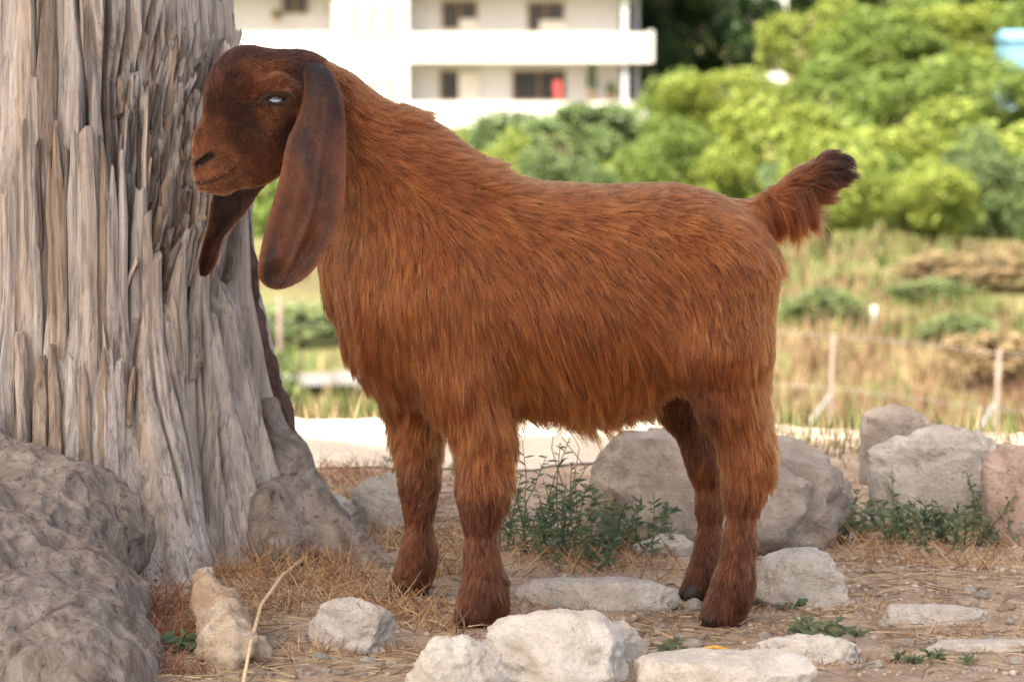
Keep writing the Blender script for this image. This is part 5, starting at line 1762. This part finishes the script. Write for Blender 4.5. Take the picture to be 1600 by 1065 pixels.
    kd = kdtree.KDTree(len(rows_))
    for i, v in enumerate(rows_): kd.insert(v, i)
    kd.balance()
    near = np.array([kd.find(q)[1] for q in rp])
    c = colr[0].reshape(-1, 3)[near] * np.exp(rng.normal(0, .45, len(rp)))[:, None]
    hair_object('ear_fur', p, np.full(len(rp), .00016), np.clip(c * 1.1, .004, .6), M_face_hair, o)
    if label: o['label'] = label
    return o

near_rows = [(98, 468, 505), (112, 474, 520), (135, 476, 530), (160, 473, 537), (190, 463, 540), (215, 450, 541), (240, 444, 541), (265, 440, 541), (300, 431, 540), (330, 422, 537), (360, 414, 527), (385, 408, 514), (405, 404, 502), (425, 402, 488), (440, 407, 470), (449, 418, 450), (452, 428, 440)]
def y_near(s): return np.interp(s, [0, .06, .15, .3, .5, .75, 1], [.085, .060, .034, .008, -.012, -.022, -.016])
ear('ear', near_rows, y_near, lambda s: .030 * np.clip(1 - 2.2 * s, 0, 1) - .006 * np.clip(s * 2 - .6, 0, 1),
    lambda s, u: (-.004 * np.exp(-((u - .62 + .1 * s) / .05) ** 2) * np.clip((s - .1) * 3, 0, 1) + .011 * np.exp(-((u - .70) / .09) ** 2 - ((s - .68) / .07) ** 2)
                  - .003 * np.exp(-((u - .35) / .07) ** 2) * np.clip(1 - abs(s - .55) / .4, 0, 1) + .007 * np.exp(-((u - .36) / .16) ** 2 - ((s - .83) / .06) ** 2)), label='near ear, long and dark with a rusty rim')
far_rows = [(240, 385, 455), (262, 372, 445), (285, 350, 420), (300, 334, 405), (318, 329, 394), (335, 327, 382), (352, 324, 366), (370, 319, 350), (390, 314, 344), (405, 311, 341), (418, 310, 335), (427, 311, 328), (432, 314, 322)]
def y_far(s): return np.interp(s, [0, .2, .5, 1], [.165, .185, .20, .205])
ear('ear', far_rows, y_far, lambda s: -.012, lambda s, u: .004 * np.sin(u * 5 + s * 6), dark=.75, label='far ear hanging behind the muzzle')

# ---- eye
t = NT('eye_surface')
pos = t.n('ShaderNodeTexCoord')
sep = t.n('ShaderNodeSeparateXYZ'); t.l(pos.outputs['Object'], sep.inputs[0])
def math_n(op, a, b=None):
    m = t.n('ShaderNodeMath', operation=op)
    for s, v in zip(m.inputs, (a, b)):
        if v is None: continue
        if isinstance(v, (int, float)): s.default_value = v
        else: t.l(v, s)
    return m.outputs[0]
ex = math_n('DIVIDE', sep.outputs[0], .0092); ez = math_n('DIVIDE', math_n('SUBTRACT', sep.outputs[2], .0011), .0018)
rr = math_n('SQRT', math_n('ADD', math_n('POWER', math_n('ABSOLUTE', ex), 4.0), math_n('POWER', math_n('ABSOLUTE', ez), 4.0)))
ir = math_n('SQRT', math_n('ADD', math_n('MULTIPLY', sep.outputs[0], sep.outputs[0]), math_n('MULTIPLY', sep.outputs[2], sep.outputs[2])))
irn = t.noise(t.coord(), 900, 3)
iris = t.mix(irn, (.22, .31, .42), (.40, .48, .56))
iris = t.mix(t.ramp(math_n('MULTIPLY', ir, 90.0), [(.80, (0, 0, 0)), (.98, (1, 1, 1))]), iris, (.10, .07, .06))
cc = t.mix(t.ramp(rr, [(.75, (0, 0, 0)), (1.0, (1, 1, 1))]), (.012, .016, .03), iris)
p = t.principled(cc, .08, None, .5)
p.inputs['Coat Weight'].default_value = .6
M_eye = t.m
def uv_sphere(r, n=24, m=16):
    bm = bmesh.new(); bmesh.ops.create_uvsphere(bm, u_segments=n, v_segments=m, radius=r)
    me = bpy.data.meshes.new('eye'); bm.to_mesh(me); bm.free()
    me.polygons.foreach_set('use_smooth', np.ones(len(me.polygons), bool))
    return me
eye_me = uv_sphere(S(14.2)); eye_me.materials.append(M_eye)
eye = bpy.data.objects.new('eye', eye_me); COL.objects.link(eye)
eye.location = EYE
adopt(eye, goat)
eye['label'] = 'pale blue half-closed eye with a dark pupil'

# ---- hooves: two claws each
M_hoof = simple_mat('hoof_horn', (.022, .016, .014), .6, .3, .4, 60, .2)
def hoof(cx, py, Y, yaw=0.0):
    base = W(cx, py, Y); base[2] = max(base[2], .002)
    parts = []
    for s in (-1, 1):
        rings = []
        prof = [(0.0, .0175, .0112), (.008, .017, .011), (.017, .0145, .010), (.026, .010, .008)]
        V, F = [], []
        n = 14
        for (z, a, b) in prof:
            for k in range(n):
                th = 2 * math.pi * k / n
                x = a * math.cos(th) * (1.25 if math.cos(th) < 0 else .95) + z * .22
                y = b * math.sin(th)
                V.append((base[0] + x, Y + s * .0136 + y, .001 + z))
        for i in range(len(prof) - 1):
            for k in range(n):
                F.append((i * n + k, i * n + (k + 1) % n, (i + 1) * n + (k + 1) % n, (i + 1) * n + k))
        F.append(tuple(range(n - 1, -1, -1))); F.append(tuple((len(prof) - 1) * n + k for k in range(n)))
        parts.append((V, F))
    mesh_obj('hoof', *merge(parts), M_hoof, goat)
hoof(733, 992, NL); hoof(626, 938, FL); hoof(1118, 994, NL); hoof(1083, 945, FL)
